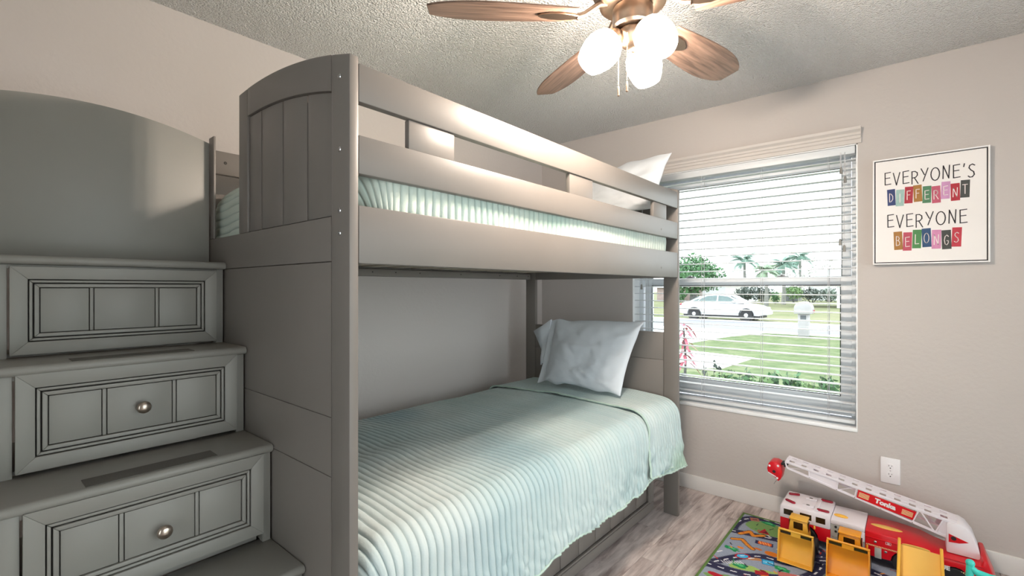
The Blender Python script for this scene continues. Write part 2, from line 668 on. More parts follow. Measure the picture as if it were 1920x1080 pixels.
# glass door added out of view on the right wall for fill daylight
fill_door = thing('added_glass_door', 'white sliding glass door, unseen, added on the right-hand wall for fill daylight', None, (XR_, 1.1, 1.3), kind='structure')
w2 = MB()
for (a, b_, c_, d_) in ((VY0, VY0 + 0.05, VZ0, VZ1), (VY1 - 0.05, VY1, VZ0, VZ1), (VY0 + 0.05, VY1 - 0.05, VZ0, VZ0 + 0.05), (VY0 + 0.05, VY1 - 0.05, VZ1 - 0.05, VZ1),
                        (1.325, 1.375, VZ0 + 0.05, VZ1 - 0.05)):
    w2.box(XR_ + 0.05, XR_ + 0.09, a, b_, c_, d_)
w2.build('frame', M_FRAME, fill_door, bevel=0.002)
MB().box(XR_ - 0.02, XR_ + 0.06, VY0, VY1, VZ0 - 0.02, VZ0).build('sill', M_SILL, fill_door, bevel=0.003)
MB().box(XR_ + 0.068, XR_ + 0.072, VY0 + 0.05, 1.325, VZ0 + 0.05, VZ1 - 0.05).build('pane', M_GLASS, fill_door)
MB().box(XR_ + 0.068, XR_ + 0.072, 1.375, VY1 - 0.05, VZ0 + 0.05, VZ1 - 0.05).build('pane', M_GLASS, fill_door)

fill_window = thing('added_back_window', 'white single-pane window, unseen, added behind the camera for fill daylight', None, (0.1, YF, 1.4), kind='structure')  # added window, out of view, brings soft daylight from behind the camera
w3 = MB()
for (a, b_, c_, d_) in ((UX0, UX0 + 0.05, UZ0, UZ1), (UX1 - 0.05, UX1, UZ0, UZ1), (UX0 + 0.05, UX1 - 0.05, UZ0, UZ0 + 0.05), (UX0 + 0.05, UX1 - 0.05, UZ1 - 0.05, UZ1)):
    w3.box(a, b_, YF - 0.09, YF - 0.05, c_, d_)
w3.build('frame', M_FRAME, fill_window, bevel=0.002)
MB().box(UX0, UX1, YF - 0.06, YF + 0.02, UZ0 - 0.02, UZ0).build('sill', M_SILL, fill_window, bevel=0.003)
MB().box(UX0 + 0.05, UX1 - 0.05, YF - 0.072, YF - 0.068, UZ0 + 0.05, UZ1 - 0.05).build('pane', M_GLASS, fill_window)

# ---------------------------------------------------------------- blind
bl = thing('window_blind', 'white two-inch slatted blind, slats open, hung inside the window', 'blind', (-0.87, 3.13, 2.06))
BX0, BX1 = WX0 + 0.012, WX1 - 0.012
MB().box(BX0, BX1, 3.098, 3.155, 2.018, 2.060).build('head_rail', M_SLAT, bl, bevel=0.003)
slat_pts = []
n_ = 7
up = [(3.105 + 0.05 * i / n_, 0.0022 - 0.0030 * (2 * i / n_ - 1) ** 2) for i in range(n_ + 1)]
dn = [(p[0], p[1] - 0.0026) for p in up][::-1]
first = None
zb, zt = 0.632, 1.990
NS = 29
for i in range(NS):
    z = zb + (zt - zb) * i / (NS - 1)
    if first is None:
        first = MB().prism([(p[0] - 3.13, p[1]) for p in up + dn], 'x', BX0, BX1).build('slat', M_SLAT, None)
        o = first
    else:
        o = bpy.data.objects.new('slat', first.data)
        COL.objects.link(o)
    o.location = (0, 3.13, z)
    adopt(o, bl)
MB().box(BX0, BX1, 3.106, 3.154, 0.572, 0.590).build('bottom_rail', M_SLAT, bl, bevel=0.004)
for xx in (-1.42, -1.04, -0.697, -0.362):
    b = MB()
    for yy in (3.106, 3.154):
        b.tube([(xx, yy, 0.585), (xx, yy, 2.02)], 0.0011, 5)
    b.tube([(xx + 0.006, 3.13, 0.585), (xx + 0.006, 3.13, 2.02)], 0.0010, 5)
    b.build('ladder_cord', M_CORD, bl)
for dx, z1, nm in ((0.0, 1.945, 'tilt_cord'), (0.018, 1.895, 'tilt_cord'), (-0.004, 1.56, 'lift_cord'), (0.014, 1.525, 'lift_cord')):
    xx = -0.300 + dx
    c = MB().tube([(xx, 3.094, 2.03), (xx, 3.092, z1)], 0.0012, 5).build(nm, M_CORD, bl)
    MB().lathe([(0.003, 0.036), (0.006, 0.030), (0.008, 0.002), (0.006, 0.0)], 10, Matrix.Translation((xx, 3.092, z1 - 0.03))).build('tassel', M_TASSEL, c)
xx = -1.445
c = MB().tube([(xx, 3.094, 2.03), (xx, 3.092, 1.32)], 0.0012, 5).build('lift_cord', M_CORD, bl)
MB().lathe([(0.003, 0.036), (0.006, 0.030), (0.008, 0.002), (0.006, 0.0)], 10, Matrix.Translation((xx, 3.092, 1.29))).build('tassel', M_TASSEL, c)

# ---------------------------------------------------------------- bunk bed
XR, XB = -1.022, -2.128          # room side and wall side of the bed
YN0, YN1 = 0.606, 0.631          # near end frame
YF0, YF1 = 2.657, 2.685          # far end frame
PWD = 0.085
XC = (XR + XB) / 2
bed = thing('bunk_bed', 'grey-painted twin bunk bed with arched ends and slatted guard rails', 'bunk bed', (XC, 1.65, 0))
arc_hi = lambda x: 1.940 - 0.266 * (x - XC) ** 2
arc_lo = lambda x: 1.852 - 0.28 * (x - XC) ** 2


def P_(b, name, parent=bed, m=M_PAINT, bevel=0.003, **k):
    return b.build(name, m, parent, bevel=bevel, **k)


def arch_post(x0, x1, y0, y1, z0):
    xs = np.linspace(x0, x1, 6)
    up = [(x, arc_hi(x)) for x in xs]
    return MB().prism([(x0, z0)] + [(x1, z0)] + up[::-1], 'y', y0, y1)


for (y0, y1) in ((YN0, YN1), (YF0, YF1)):
    po = P_(arch_post(XR - PWD, XR, y0, y1, 0), 'post', bevel=0.004)
    P_(MB().box(XB, XB + PWD, y0, y1, 0, 1.84 if y0 > 2 else 1.36), 'post', bevel=0.004)
# tall cleat between the stair back panel and the opening, stands on the near end
P_(MB().box(-1.985, -1.936, 0.6065, 0.6135, 1.479, 1.852), 'cleat', bevel=0.0015)


def arch_rail(x0, x1, y0, y1):
    xs = np.linspace(x0, x1, 20)
    return MB().strip([(x, arc_lo(x)) for x in xs], [(x, arc_hi(x)) for x in xs], 'y', y0, y1)


# near end: stile, arched rail, four boards, lower rail and the flush boards below
G = 0.0012
P_(arch_post(-1.699, -1.629 - G, YN0, YN1, 1.4785), 'stile')
P_(arch_rail(-1.629 + G, XR - PWD - G, YN0, YN1), 'arch_rail', bevel=0.002)
edges = [-1.629, -1.535, -1.388, -1.241, XR - PWD]
for a, c in zip(edges, edges[1:]):
    xs = np.linspace(a + 0.0032, c - 0.0032, 6)
    P_(MB().prism([(a + 0.0032, 1.481), (c - 0.0032, 1.481)] + [(x, arc_lo(x) - 0.003) for x in xs][::-1], 'y', YN0 + 0.006, YN1 - 0.006), 'board', bevel=0.002)
P_(MB().box(-1.63, XR - PWD, YN0 + 0.011, YN1 - 0.008, 1.48, 1.80), 'backing_board', m=M_PAINT, bevel=0)
P_(MB().box(XB + PWD + G, XR - PWD - G, YN0, YN1, 1.3665, 1.4785), 'end_rail')
for z0, z1 in ((0.977, 1.3650), (0.828, 0.9755), (0.47, 0.8265), (0.31, 0.4685)):
    P_(MB().box(XB + PWD + G, XR - PWD - G, YN0 + 0.001, YN1, z0, z1), 'board', bevel=0.0015)
# far end: head panels (upper arched, lower plain)
P_(arch_rail(XB + PWD + G, XR - PWD - G, YF0, YF1), 'arch_rail', bevel=0.002)
fe = np.linspace(XB + PWD, XR - PWD, 8)
for a, c in zip(fe, fe[1:]):
    xs = np.linspace(a + 0.002, c - 0.002, 5)
    P_(MB().prism([(a + 0.002, 1.481), (c - 0.002, 1.481)] + [(x, arc_lo(x) - 0.003) for x in xs][::-1], 'y', YF0 + 0.006, YF1 - 0.006), 'board', bevel=0.002)
P_(MB().box(XB + PWD + G, XR - PWD - G, YF0, YF1, 1.358, 1.4785), 'end_rail')
for z0, z1 in ((0.8835, 1.0430), (0.60, 0.8820), (0.31, 0.5985)):
    P_(MB().box(XB + PWD + G, XR - PWD - G, YF0 + 0.001, YF1, z0, z1), 'board', bevel=0.0015)
P_(MB().box(XB + PWD, XR - PWD, YF0 + 0.006, YF1 - 0.006, 0.245, 0.30), 'stretcher')

# guard rails
RX0, RX1 = XR - 0.026, XR - 0.001
for z0, z1, nm in ((1.7515, 1.8445, 'guard_rail'), (1.577, 1.6710, 'guard_rail'), (1.3595, 1.5005, 'side_rail')):
    P_(MB().box(RX0, RX1, YN1 + 0.0005, YF0 - 0.0005, z0, z1), nm)
    if nm == 'guard_rail' or True:
        P_(MB().box(XB + 0.001, XB + 0.026, YN1 + 0.0005, YF0 - 0.0005, z0, z1), nm)
for y0, y1 in ((0.785, 0.949), (1.56, 1.734), (2.344, 2.511)):
    P_(MB().box(RX0 + 0.0005, RX1 - 0.006, y0, y1, 1.6718, 1.7507), 'rail_block', bevel=0.002)
# ledger and slats under the upper mattress
lg = P_(MB().box(XB + 0.026, XB + 0.050, YN1 + 0.01, YF0 - 0.01, 1.361, 1.397), 'ledger')
P_(MB().box(RX0 - 0.024, RX0 - 0.0005, YN1 + 0.01, YF0 - 0.01, 1.385, 1.405), 'ledger')
for yy in (0.9, 1.36, 1.50, 1.66, 1.97, 2.32, 2.50, 2.68 - 0.06):
    MB().lathe([(0.0035, 0), (0.0035, 0.0012)], 10, aim((XB + 0.0503, yy, 1.381), (1, 0, 0))).build('screw', M_DARK, lg)
for i in range(13):
    y = 0.70 + i * 0.152
    P_(MB().box(XB + 0.028, RX0 - 0.003, y, y + 0.075, 1.4055, 1.4190), 'slat', m=M_SLATWOOD, bevel=0.001)
# lower bunk: rails and slats
for x0 in (XB + 0.001, RX0):
    P_(MB().box(x0, x0 + 0.025, YN1 + 0.0005, YF0 - 0.0005, 0.33, 0.455), 'side_rail')
for i in range(13):
    y = 0.70 + i * 0.152
    P_(MB().box(XB + 0.028, RX0 - 0.003, y, y + 0.075, 0.385, 0.399), 'slat', m=M_SLATWOOD, bevel=0.001)
# bolts on the near post
for z in (1.815, 1.638, 1.489, 1.434):
    bo = MB().lathe([(0.0062, -0.004), (0.0066, 0.001), (0.0050, 0.0024), (0.0026, 0.0026), (0.0022, 0.0008)], 16, aim((-1.0655, YN0, z), (0, -1, 0)))
    bo.build('bolt', M_STEEL, bed)
for z in (1.80, 1.62):
    MB().lathe([(0.006, -0.003), (0.006, 0.0008), (0.002, 0.0008), (0.002, -0.002)], 12, aim((XB + 0.026, 0.70, z), (1, 0, 0))).build('bolt', M_DARK, bed)
for y, z in ((2.43, 1.408), (2.43, 1.612)):
    MB().lathe([(0.006, -0.003), (0.0055, 0.0006)], 12, aim((RX1, y, z), (1, 0, 0))).build('plug', mat('plug_grey', lin(120, 116, 114), 0.5, var=0.05), bed)

# ---------------------------------------------------------------- staircase of drawers
st = thing('drawer_staircase', 'grey staircase of panelled drawers leading up to the top bunk', 'staircase', (-1.55, 0.30, 0))
SY0, SY1 = 0.030, 0.602
SXB = -1.995
RIS = [-1.830, -1.648, -1.448, -1.250, -1.052]
NOS = [-1.808, -1.629, -1.434, -1.238, -1.040]
TRZ = [1.388, 1.1116, 0.841, 0.559, 0.280]
TT = 0.024
for i in range(5):
    zt_, zbot = TRZ[i] - TT, (TRZ[i + 1] if i < 4 else 0.0)
    xr = RIS[i]
    # side and face frame of each step box
    cb = MB()
    cb.box(SXB, xr, SY1 - 0.020, SY1, zbot, zt_ - 0.0004)
    cb.box(SXB, xr, SY0, SY0 + 0.020, zbot, zt_ - 0.0004)
    cb.box(xr - 0.02, xr, SY0 + 0.0202, 0.088, zbot, zt_ - 0.0004)
    cb.box(xr - 0.02, xr, 0.580, SY1 - 0.0202, zbot, zt_ - 0.0004)
    cb.box(xr - 0.02, xr, 0.088, 0.580, zt_ - 0.012, zt_ - 0.0004)
    cb.box(SXB, xr - 0.03, 0.055, 0.575, zbot, zbot + 0.01)
    cb.build('step_box', M_PAINT2, st, bevel=0.0015)
    # tread with a rounded nosing
    nx = NOS[i]
    back = SXB if i == 0 else SXB + 0.0
    r = TT / 2
    xb_ = (RIS[i - 1] - 0.025) if i > 0 else SXB - 0.02
    pf = [(xb_, TRZ[i] - TT), (nx - r, TRZ[i] - TT)]
    pf += [(nx - r + r * math.sin(a), TRZ[i] - r - r * math.cos(a)) for a in np.linspace(0.3, PI - 0.3, 8)]
    pf += [(nx - r, TRZ[i]), (xb_, TRZ[i])]
    tr = MB().prism(pf, 'y', SY0 - 0.012, SY1 + 0.003).build('tread', M_PAINT2, st, bevel=0.0015, sharp=40)
    if i in (1, 2, 3):
        MB().box(nx - 0.078, nx - 0.016, 0.194, 0.465, TRZ[i] + 0.0001, TRZ[i] + 0.0016).build('grip_strip', M_GRIP, tr)
# panelled drawer fronts
DRZ = [(1.120, 1.358), (0.852, 1.090), (0.590, 0.820), (0.312, 0.535)]
for i, (z0, z1) in enumerate(DRZ):
    xf = RIS[i] + 0.014
    y0, y1 = 0.092, 0.578
    th = 0.013
    fr = 0.034
    d = MB()
    # mitred outer frame
    Q = [(y0, z0), (y1, z0), (y1, z1), (y0, z1)]
    Qi = [(y0 + fr, z0 + fr), (y1 - fr, z0 + fr), (y1 - fr, z1 - fr), (y0 + fr, z1 - fr)]
    for k in range(4):
        j = (k + 1) % 4
        d.prism([Q[k], Q[j], Qi[j], Qi[k]], 'x', xf - th, xf)
    dr = d.build('drawer', M_PAINT2, st, bevel=0.0012)

    def bead(o, w, x1, nm):
        e = MB()
        A = [(y0 + o, z0 + o), (y1 - o, z0 + o), (y1 - o, z1 - o), (y0 + o, z1 - o)]
        B = [(y0 + o + w, z0 + o + w), (y1 - o - w, z0 + o + w), (y1 - o - w, z1 - o - w), (y0 + o + w, z1 - o - w)]
        for k in range(4):
            j = (k + 1) % 4
            e.prism([A[k], A[j], B[j], B[k]], 'x', xf - th, x1)
        e.build(nm, M_PAINT2, dr, bevel=0.0022, seg=2)
    bead(fr + 0.0025, 0.007, xf - 0.0028, 'bead')
    bead(fr + 0.0125, 0.010, xf - 0.0020, 'bead')
    o_ = fr + 0.0245
    yy = [y0 + o_, 0.2565, 0.4125, y1 - o_]
    for a, c in zip(yy, yy[1:]):
        ga = 0.0 if a == yy[0] else 0.006
        gc = 0.0 if c == yy[-1] else 0.006
        MB().box(xf - th, xf - 0.0060, a + ga, c - gc, z0 + o_, z1 - o_).build('panel', M_PAINT2, dr, bevel=0.001)
    for a in yy[1:-1]:
        MB().box(xf - th, xf - 0.0055, a - 0.0042, a + 0.0042, z0 + o_ - 0.001, z1 - o_ + 0.001).build('bead', M_PAINT2, dr, bevel=0.0018)
    MB().box(xf - th - 0.004, xf - th, y0 + 0.003, y1 - 0.003, z0 + 0.003, z1 - 0.003).build('drawer_back', M_DARK, dr)
    if i > 0:
        kz = {1: 0.971, 2: 0.694, 3: 0.42}[i]
        MB().lathe([(0.007, -0.008), (0.0062, 0.004), (0.0075, 0.010), (0.0150, 0.015), (0.0168, 0.020), (0.0160, 0.025), (0.0110, 0.029), (0.002, 0.0305)], 24,
                   aim((xf - 0.004, 0.337, kz), (1, 0, 0))).build('knob', M_NICKEL, dr, sharp=60)
# tall arched back panel
ys = np.linspace(SY0, 0.603, 22)
up = [(y, 1.882 - 0.5 * (y - 0.283) ** 2) for y in ys]
MB().prism([(SY0, TRZ[0] + 0.0005), (0.603, TRZ[0] + 0.0005)] + up[::-1], 'x', -1.990, -1.970).build('back_panel', M_PAINT2, st, bevel=0.002)

# ---------------------------------------------------------------- trundle drawer under the lower bunk
td = thing('trundle_drawer', 'grey plank-fronted trundle drawer on the floor under the lower bunk', 'drawer', (-1.5, 1.7, 0))
TX = -1.150
TY0, TY1 = 0.70, 2.625
t = MB()
t.box(TX - 0.020, TX, TY0, TY1, 0.020, 0.068)
t.box(TX - 0.020, TX, TY0, TY1, 0.268, 0.305)
t.box(TX - 0.020, TX, TY0, TY0 + 0.05, 0.068, 0.268)
t.box(TX - 0.020, TX, TY1 - 0.05, TY1, 0.068, 0.268)
t.build('front_frame', M_PAINT, td, bevel=0.003)
e = MB()
e.box(TX - 0.016, TX - 0.004, TY0 + 0.05, TY1 - 0.05, 0.068, 0.077)
e.box(TX - 0.016, TX - 0.004, TY0 + 0.05, TY1 - 0.05, 0.259, 0.268)
e.box(TX - 0.016, TX - 0.004, TY0 + 0.05, TY0 + 0.059, 0.077, 0.259)
e.box(TX - 0.016, TX - 0.004, TY1 - 0.059, TY1 - 0.05, 0.077, 0.259)
e.build('bead', M_PAINT, td, bevel=0.002)
sy = [TY0 + 0.059] + [2.434 - 0.1475 * k for k in range(11, -1, -1)] + [TY1 - 0.059]
for a, c in zip(sy, sy[1:]):
    MB().box(TX - 0.027, TX - 0.017, a + 0.0015, c - 0.0015, 0.077, 0.259).build('board', M_PAINT, td, bevel=0.0015)
b = MB()
b.box(-1.95, TX - 0.028, TY0, TY0 + 0.018, 0.03, 0.25)
b.box(-1.95, TX - 0.028, TY1 - 0.018, TY1, 0.03, 0.25)
b.box(-1.95, -1.932, TY0 + 0.018, TY1 - 0.018, 0.03, 0.25)
b.box(-1.932, TX - 0.028, TY0 + 0.018, TY1 - 0.018, 0.03, 0.045)
b.build('box', M_PAINT, td, bevel=0.002)
for x in (-1.86, TX - 0.08):
    for y in (TY0 + 0.1, TY1 - 0.1):
        MB().lathe([(0.015, -0.012), (0.015, 0.012)], 14, aim((x, y, 0.015), (1, 0, 0))).build('caster', M_TYRE, td, bevel=0.003)

# ---------------------------------------------------------------- mattresses
tag(MB().box(-2.075, -1.085, 0.700, 2.610, 0.400, 0.610).build('mattress', M_MATTRESS, None, bevel=0.045, seg=4),
    'cream mattress under the quilt of the lower bunk', 'mattress')
tag(MB().box(-2.060, -1.095, 0.705, 2.600, 1.420, 1.630).build('mattress', M_MATTRESS, None, bevel=0.045, seg=4),
    'cream mattress under the quilt of the upper bunk', 'mattress')


# ---------------------------------------------------------------- quilts
def drape(x0, x1, y0, y1, zt, r, A, B, flareR=0.0, dome=0.0):
    """cloth laid over a rounded slab; A,B unfolded coordinates (arrays). returns points"""
    sx = np.where(A < x0 + r, A - (x0 + r), np.where(A > x1 - r, A - (x1 - r), 0.0))
    sy_ = np.where(B < y0 + r, B - (y0 + r), np.where(B > y1 - r, B - (y1 - r), 0.0))
    s = np.hypot(sx, sy_)
    th = np.clip(s / r, 0, PI / 2)
    over = np.maximum(s - r * PI / 2, 0)
    latm = r * np.sin(th) + over * flareR
    dropm = r * (1 - np.cos(th)) + over
    inv = np.where(s > 1e-9, 1 / np.maximum(s, 1e-9), 0)
    X = np.clip(A, x0 + r, x1 - r) + latm * sx * inv
    Y = np.clip(B, y0 + r, y1 - r) + latm * sy_ * inv
    cx = (np.clip(A, x0, x1) - (x0 + x1) / 2) / ((x1 - x0) / 2)
    Z = zt + dome * (1 - cx ** 2) - dropm
    return np.stack([X, Y, Z], -1), over, s


def gnormal(P):
    du = np.gradient(P, axis=1)
    dv = np.gradient(P, axis=0)
    n = np.cross(du, dv)
    n /= np.maximum(np.linalg.norm(n, axis=-1, keepdims=True), 1e-9)
    return n


RP = 0.0278                       # quilting channel width
C_A = np.array(lin(164, 188, 190))
C_B = np.array(lin(206, 212, 210))
C_C = np.array(lin(126, 160, 174))
C_G = np.array(lin(160, 186, 164))


PAL = (C_A, C_B, C_C)


def quilt_skin(P, A, B, over, amp, seed, edge_green=None, wr=1.0, warp=0.006, pal=None):
    C_A, C_B, C_C = pal if pal is not None else PAL
    Bw = B + warp * vnoise(A * 3.1, B * 2.3, seed) + 0.004 * vnoise(A * 9, B * 5, seed + 1)
    k = np.floor(Bw / RP)
    f = Bw / RP - k
    h = 1 - np.abs(2 * f - 1) ** 3.4
    cross = vnoise(A / 0.020 + 7.3 * k, k * 1.7, seed + 2) * 0.6 + vnoise(A / 0.045, Bw / 0.06, seed + 3) * 0.7
    pucker = np.clip(over * 5, 0.12, 1.0) * wr
    big = vnoise(A / 0.22, B / 0.28, seed + 4) * 0.006 + vnoise(A / 0.10, B / 0.5, seed + 9) * 0.004
    n = gnormal(P)
    d = amp * h * (1 + 0.75 * cross * pucker) + 0.0034 * cross * pucker + big
    Q = P + n * d[..., None] * np.sign(n[..., 2:3].mean() + 1e-9)
    tone = vnoise(k * 0.73 + 3.1, A / 0.5, seed + 5) * 0.5 + 0.5
    patch = vnoise(A / 0.35, B / 0.3, seed + 6) * 0.5 + 0.5
    w1 = np.clip(tone * 0.25 + patch * 0.55 + 0.08, 0, 1)[..., None]
    c = C_A * (1 - w1) + C_B * w1
    w2 = np.clip(vnoise(A / 0.4 + 5, B / 0.35, seed + 7) * 0.7, 0, 0.6)[..., None]
    c = c * (1 - w2) + C_C * w2
    # each channel seam is coloured a little darker
    seam = np.clip(1 - np.minimum(f, 1 - f) / 0.09, 0, 1)[..., None] * 0.5
    c = c * (1 - seam) + np.array(lin(96, 126, 128)) * seam
    if edge_green is not None:
        g = edge_green[..., None]
        c = c * (1 - g) + C_G * g
    return Q, c


def binding(pts, name, parent, r=0.0048):
    MB().tube([tuple(p) for p in pts], r, 6).build(name, M_HEM, parent)


# lower quilt
x0, x1, y0, y1, zt, r = -2.112, -1.010, 0.648, 2.648, 0.648, 0.085
tt = np.linspace(0, 1, 150)
bb = np.linspace(y0 - 0.16, 2.520, 900)
hem = np.interp(bb, [0.5, 0.75, 1.0, 1.29, 1.40, 1.486, 1.62, 1.80, 1.98, 2.117, 2.2, 2.52],
                [0.25, 0.27, 0.300, 0.317, 0.338, 0.346, 0.335, 0.338, 0.322, 0.317, 0.345, 0.352])
aL = (x0 + r) - (r * PI / 2 + 0.02)
aR = (x1 - r) + r * PI / 2 + (zt - r - hem)
Amat = aL + (aR[:, None] - aL) * tt[None, :]
Bmat = np.repeat(bb[:, None], len(tt), 1)
P, over, s = drape(x0, x1, y0, y1, zt, r, Amat, Bmat, flareR=0.085, dome=0.022)
P[..., 0] += np.where(over > 0, 0.012 * vnoise(Bmat / 0.17, Amat * 0 + 2, 31) * np.clip(over * 4, 0, 1), 0)
Q, c = quilt_skin(P, Amat, Bmat, over * (Amat > -1.3), 0.0092, 40)
lq = grid_mesh('quilt', Q, M_QUILT, None, c)
tag(lq, 'pale sea-green channel-stitched quilt spread over the lower bunk', 'quilt')
binding(Q[::6, -1], 'binding', lq)
# folded-down head end of the same quilt
bb2 = np.linspace(2.235, 2.640, 190)
hem2 = np.interp(bb2, [2.235, 2.30, 2.45, 2.64], [0.350, 0.345, 0.315, 0.300])
shift = np.interp(bb2, [2.235, 2.64], [0.0, 0.0])
aR2 = (x1 - r) + r * PI / 2 + (zt - r - hem2)
A2 = aL + 0.01 + (aR2[:, None] - aL - 0.01) * tt[None, :]
B2 = np.repeat(bb2[:, None], len(tt), 1)
P2, ov2, s2 = drape(x0, x1, y0 - 0.3, 2.75, zt + 0.017, r + 0.006, A2, B2, flareR=0.10, dome=0.022)
dn = np.clip(ov2 * 3.2, 0, 1)
P2[..., 1] += dn * np.interp(B2, [2.235, 2.64], [-0.065, -0.010])
P2[..., 0] += 0.010 * dn + 0.006 * vnoise(B2 / 0.12, A2 * 0, 5) * dn
eg = np.clip((ov2 - 0.10) * 6, 0, 0.75) * np.clip((B2 - 2.42) * 9, 0, 1)
Q2, c2 = quilt_skin(P2, A2, B2, ov2 * (A2 > -1.3), 0.0072, 60, eg, wr=1.3)
fq = grid_mesh('folded_end', Q2, M_QUILT, lq, c2)
binding(Q2[:, -1][::3], 'binding', fq)
binding(Q2[0][::2], 'binding', fq, 0.0056)
# white sheet peeping out at the head end
tag(grid_mesh('bed_sheet', drape(-2.106, -1.030, 0.66, 2.75, 0.634, 0.08,
    *np.meshgrid(np.linspace(-2.14, -0.98, 50), np.linspace(2.50, 2.652, 8)), flareR=0.02, dome=0.02)[0], M_COTTON),
    'white sheet edge showing at the head of the lower bunk', 'sheet')

# upper quilt
x0, x1, y0, y1, zt, r = -2.098, -1.052, 0.640, 2.640, 1.676, 0.115
bb = np.linspace(y0 - 0.20, 2.600, 780)
tt = np.linspace(0, 1, 150)
aL = (x0 + r) - (r * PI / 2 + 0.10)
aR = (x1 - r) + r * PI / 2 + 0.12
Amat = np.repeat((aL + (aR - aL) * tt)[None, :], len(bb), 0)
Bmat = np.repeat(bb[:, None], len(tt), 1)
P, over, s = drape(x0, x1, y0, y1, zt, r, Amat, Bmat, flareR=-0.02, dome=0.022)
P[..., 2] = np.maximum(P[..., 2], 1.432 + 0.0004 * np.arange(P.shape[1])[None, :])
Q, c = quilt_skin(P, Amat, Bmat, over, 0.0068, 90, wr=1.2, pal=tuple(np.array(lin(*q)) for q in ((164, 188, 178), (206, 210, 201), (158, 186, 181))))
uq = grid_mesh('quilt', Q, M_QUILT, None, c)
tag(uq, 'pale green channel-stitched quilt tucked inside the upper bunk rails', 'quilt')


# ---------------------------------------------------------------- pillows
def pillow(name, C00, C10, C11, C01, thick, back, seed, flange=None, n=64):
    """cushion from four corner points (bottom-left, bottom-right, top-right, top-left)"""
    C00, C10, C11, C01 = [np.array(p, float) for p in (C00, C10, C11, C01)]
    nd = np.array(back, float)
    nd /= np.linalg.norm(nd)
    u = np.linspace(-1, 1, n)
    U, V = np.meshgrid(u, u)
    # pinched edges: sides draw in between the corners
    pin = 0.055
    Ue = U * (1 - pin * (1 - V ** 2) * np.abs(U) ** 3)
    Ve = V * (1 - pin * 1.1 * (1 - U ** 2) * np.abs(V) ** 3)
    a, b = (Ue + 1) / 2, (Ve + 1) / 2
    base_ = ((1 - a) * (1 - b))[..., None] * C00 + (a * (1 - b))[..., None] * C10 + (a * b)[..., None] * C11 + ((1 - a) * b)[..., None] * C01
    Uf = U if flange is None else np.clip((U + 1 - flange) / (2 - flange) * 2 - 1, -1, 1)
    body = np.clip(1 - np.abs(Uf) ** 2.4, 0, 1) ** 0.62 * np.clip(1 - np.abs(V) ** 2.4, 0, 1) ** 0.62
    wr = vnoise(U * 3 + 9, V * 3, seed) * 0.5 + vnoise(U * 7 + V * 4, V * 5 - U * 3, seed + 1) * 0.3 + vnoise(U * 13, V * 11 + U * 6, seed + 2) * 0.14
    ed = np.clip(1 - np.maximum(np.abs(U), np.abs(V)) ** 6, 0, 1)
    # creases running in from the corners
    cr = np.sin((U + V) * 9 + 2 * wr) * np.clip(np.abs(U * V) - 0.2, 0, 1) * 0.4 + np.sin((U - V) * 10 + 3 * wr) * np.clip(np.abs(U * V) - 0.25, 0, 1) * 0.4
    f = thick * body + (0.012 * wr + 0.012 * cr) * ed
    front = base_ - nd * (f[..., None] + 0.002)
    bk = base_ + nd * ((thick * 0.55 * body + 0.002)[..., None])
    wob = 0.010 * vnoise(U * 4, V * 4, seed + 5)
    front[..., 2] += wob
    bk[..., 2] += wob
    P = np.concatenate([front, bk[:, ::-1]], 1)
    P = np.concatenate([P, P[:, :1]], 1)
    return grid_mesh(name, P, M_COTTON)


lp = pillow('pillow', (-1.80, 2.365, 0.715), (-1.235, 2.375, 0.700), (-1.160, 2.52, 1.118), (-1.815, 2.52, 1.095), 0.075, (0.05, 1, 0.22), 3, flange=0.16)
tag(lp, 'white pillow leaning on the headboard of the lower bunk', 'pillow')
fl_ = np.array([[(-1.800, 2.505, 1.095), (-1.86, 2.500, 1.055), (-1.925, 2.485, 1.015)],
                [(-1.800, 2.490, 1.02), (-1.85, 2.485, 0.985), (-1.885, 2.475, 0.960)],
                [(-1.800, 2.46, 0.93), (-1.83, 2.455, 0.915), (-1.835, 2.450, 0.905)],
                [(-1.790, 2.42, 0.83), (-1.81, 2.415, 0.82), (-1.812, 2.410, 0.81)]])
lo = np.linspace(0, 3, 22)
L1 = np.stack([np.stack([np.interp(lo, range(4), fl_[:, j, k]) for k in range(3)], -1) for j in range(3)], 1)
L1[:, 1, 1] -= 0.012 * np.sin(lo * 3)
Lf = np.concatenate([L1, (L1 + np.array([0.004, 0.010, 0]))[:, ::-1], L1[:, :1]], 1)
grid_mesh('pillowcase_flap', Lf, M_COTTON, lp)
upw = pillow('pillow', (-1.76, 2.49, 1.735), (-1.085, 2.49, 1.730), (-1.035, 2.600, 2.062), (-1.72, 2.610, 2.035), 0.075, (0, 1, 0.30), 23)
tag(upw, 'white pillow standing at the head of the upper bunk, corner above the rail', 'pillow')

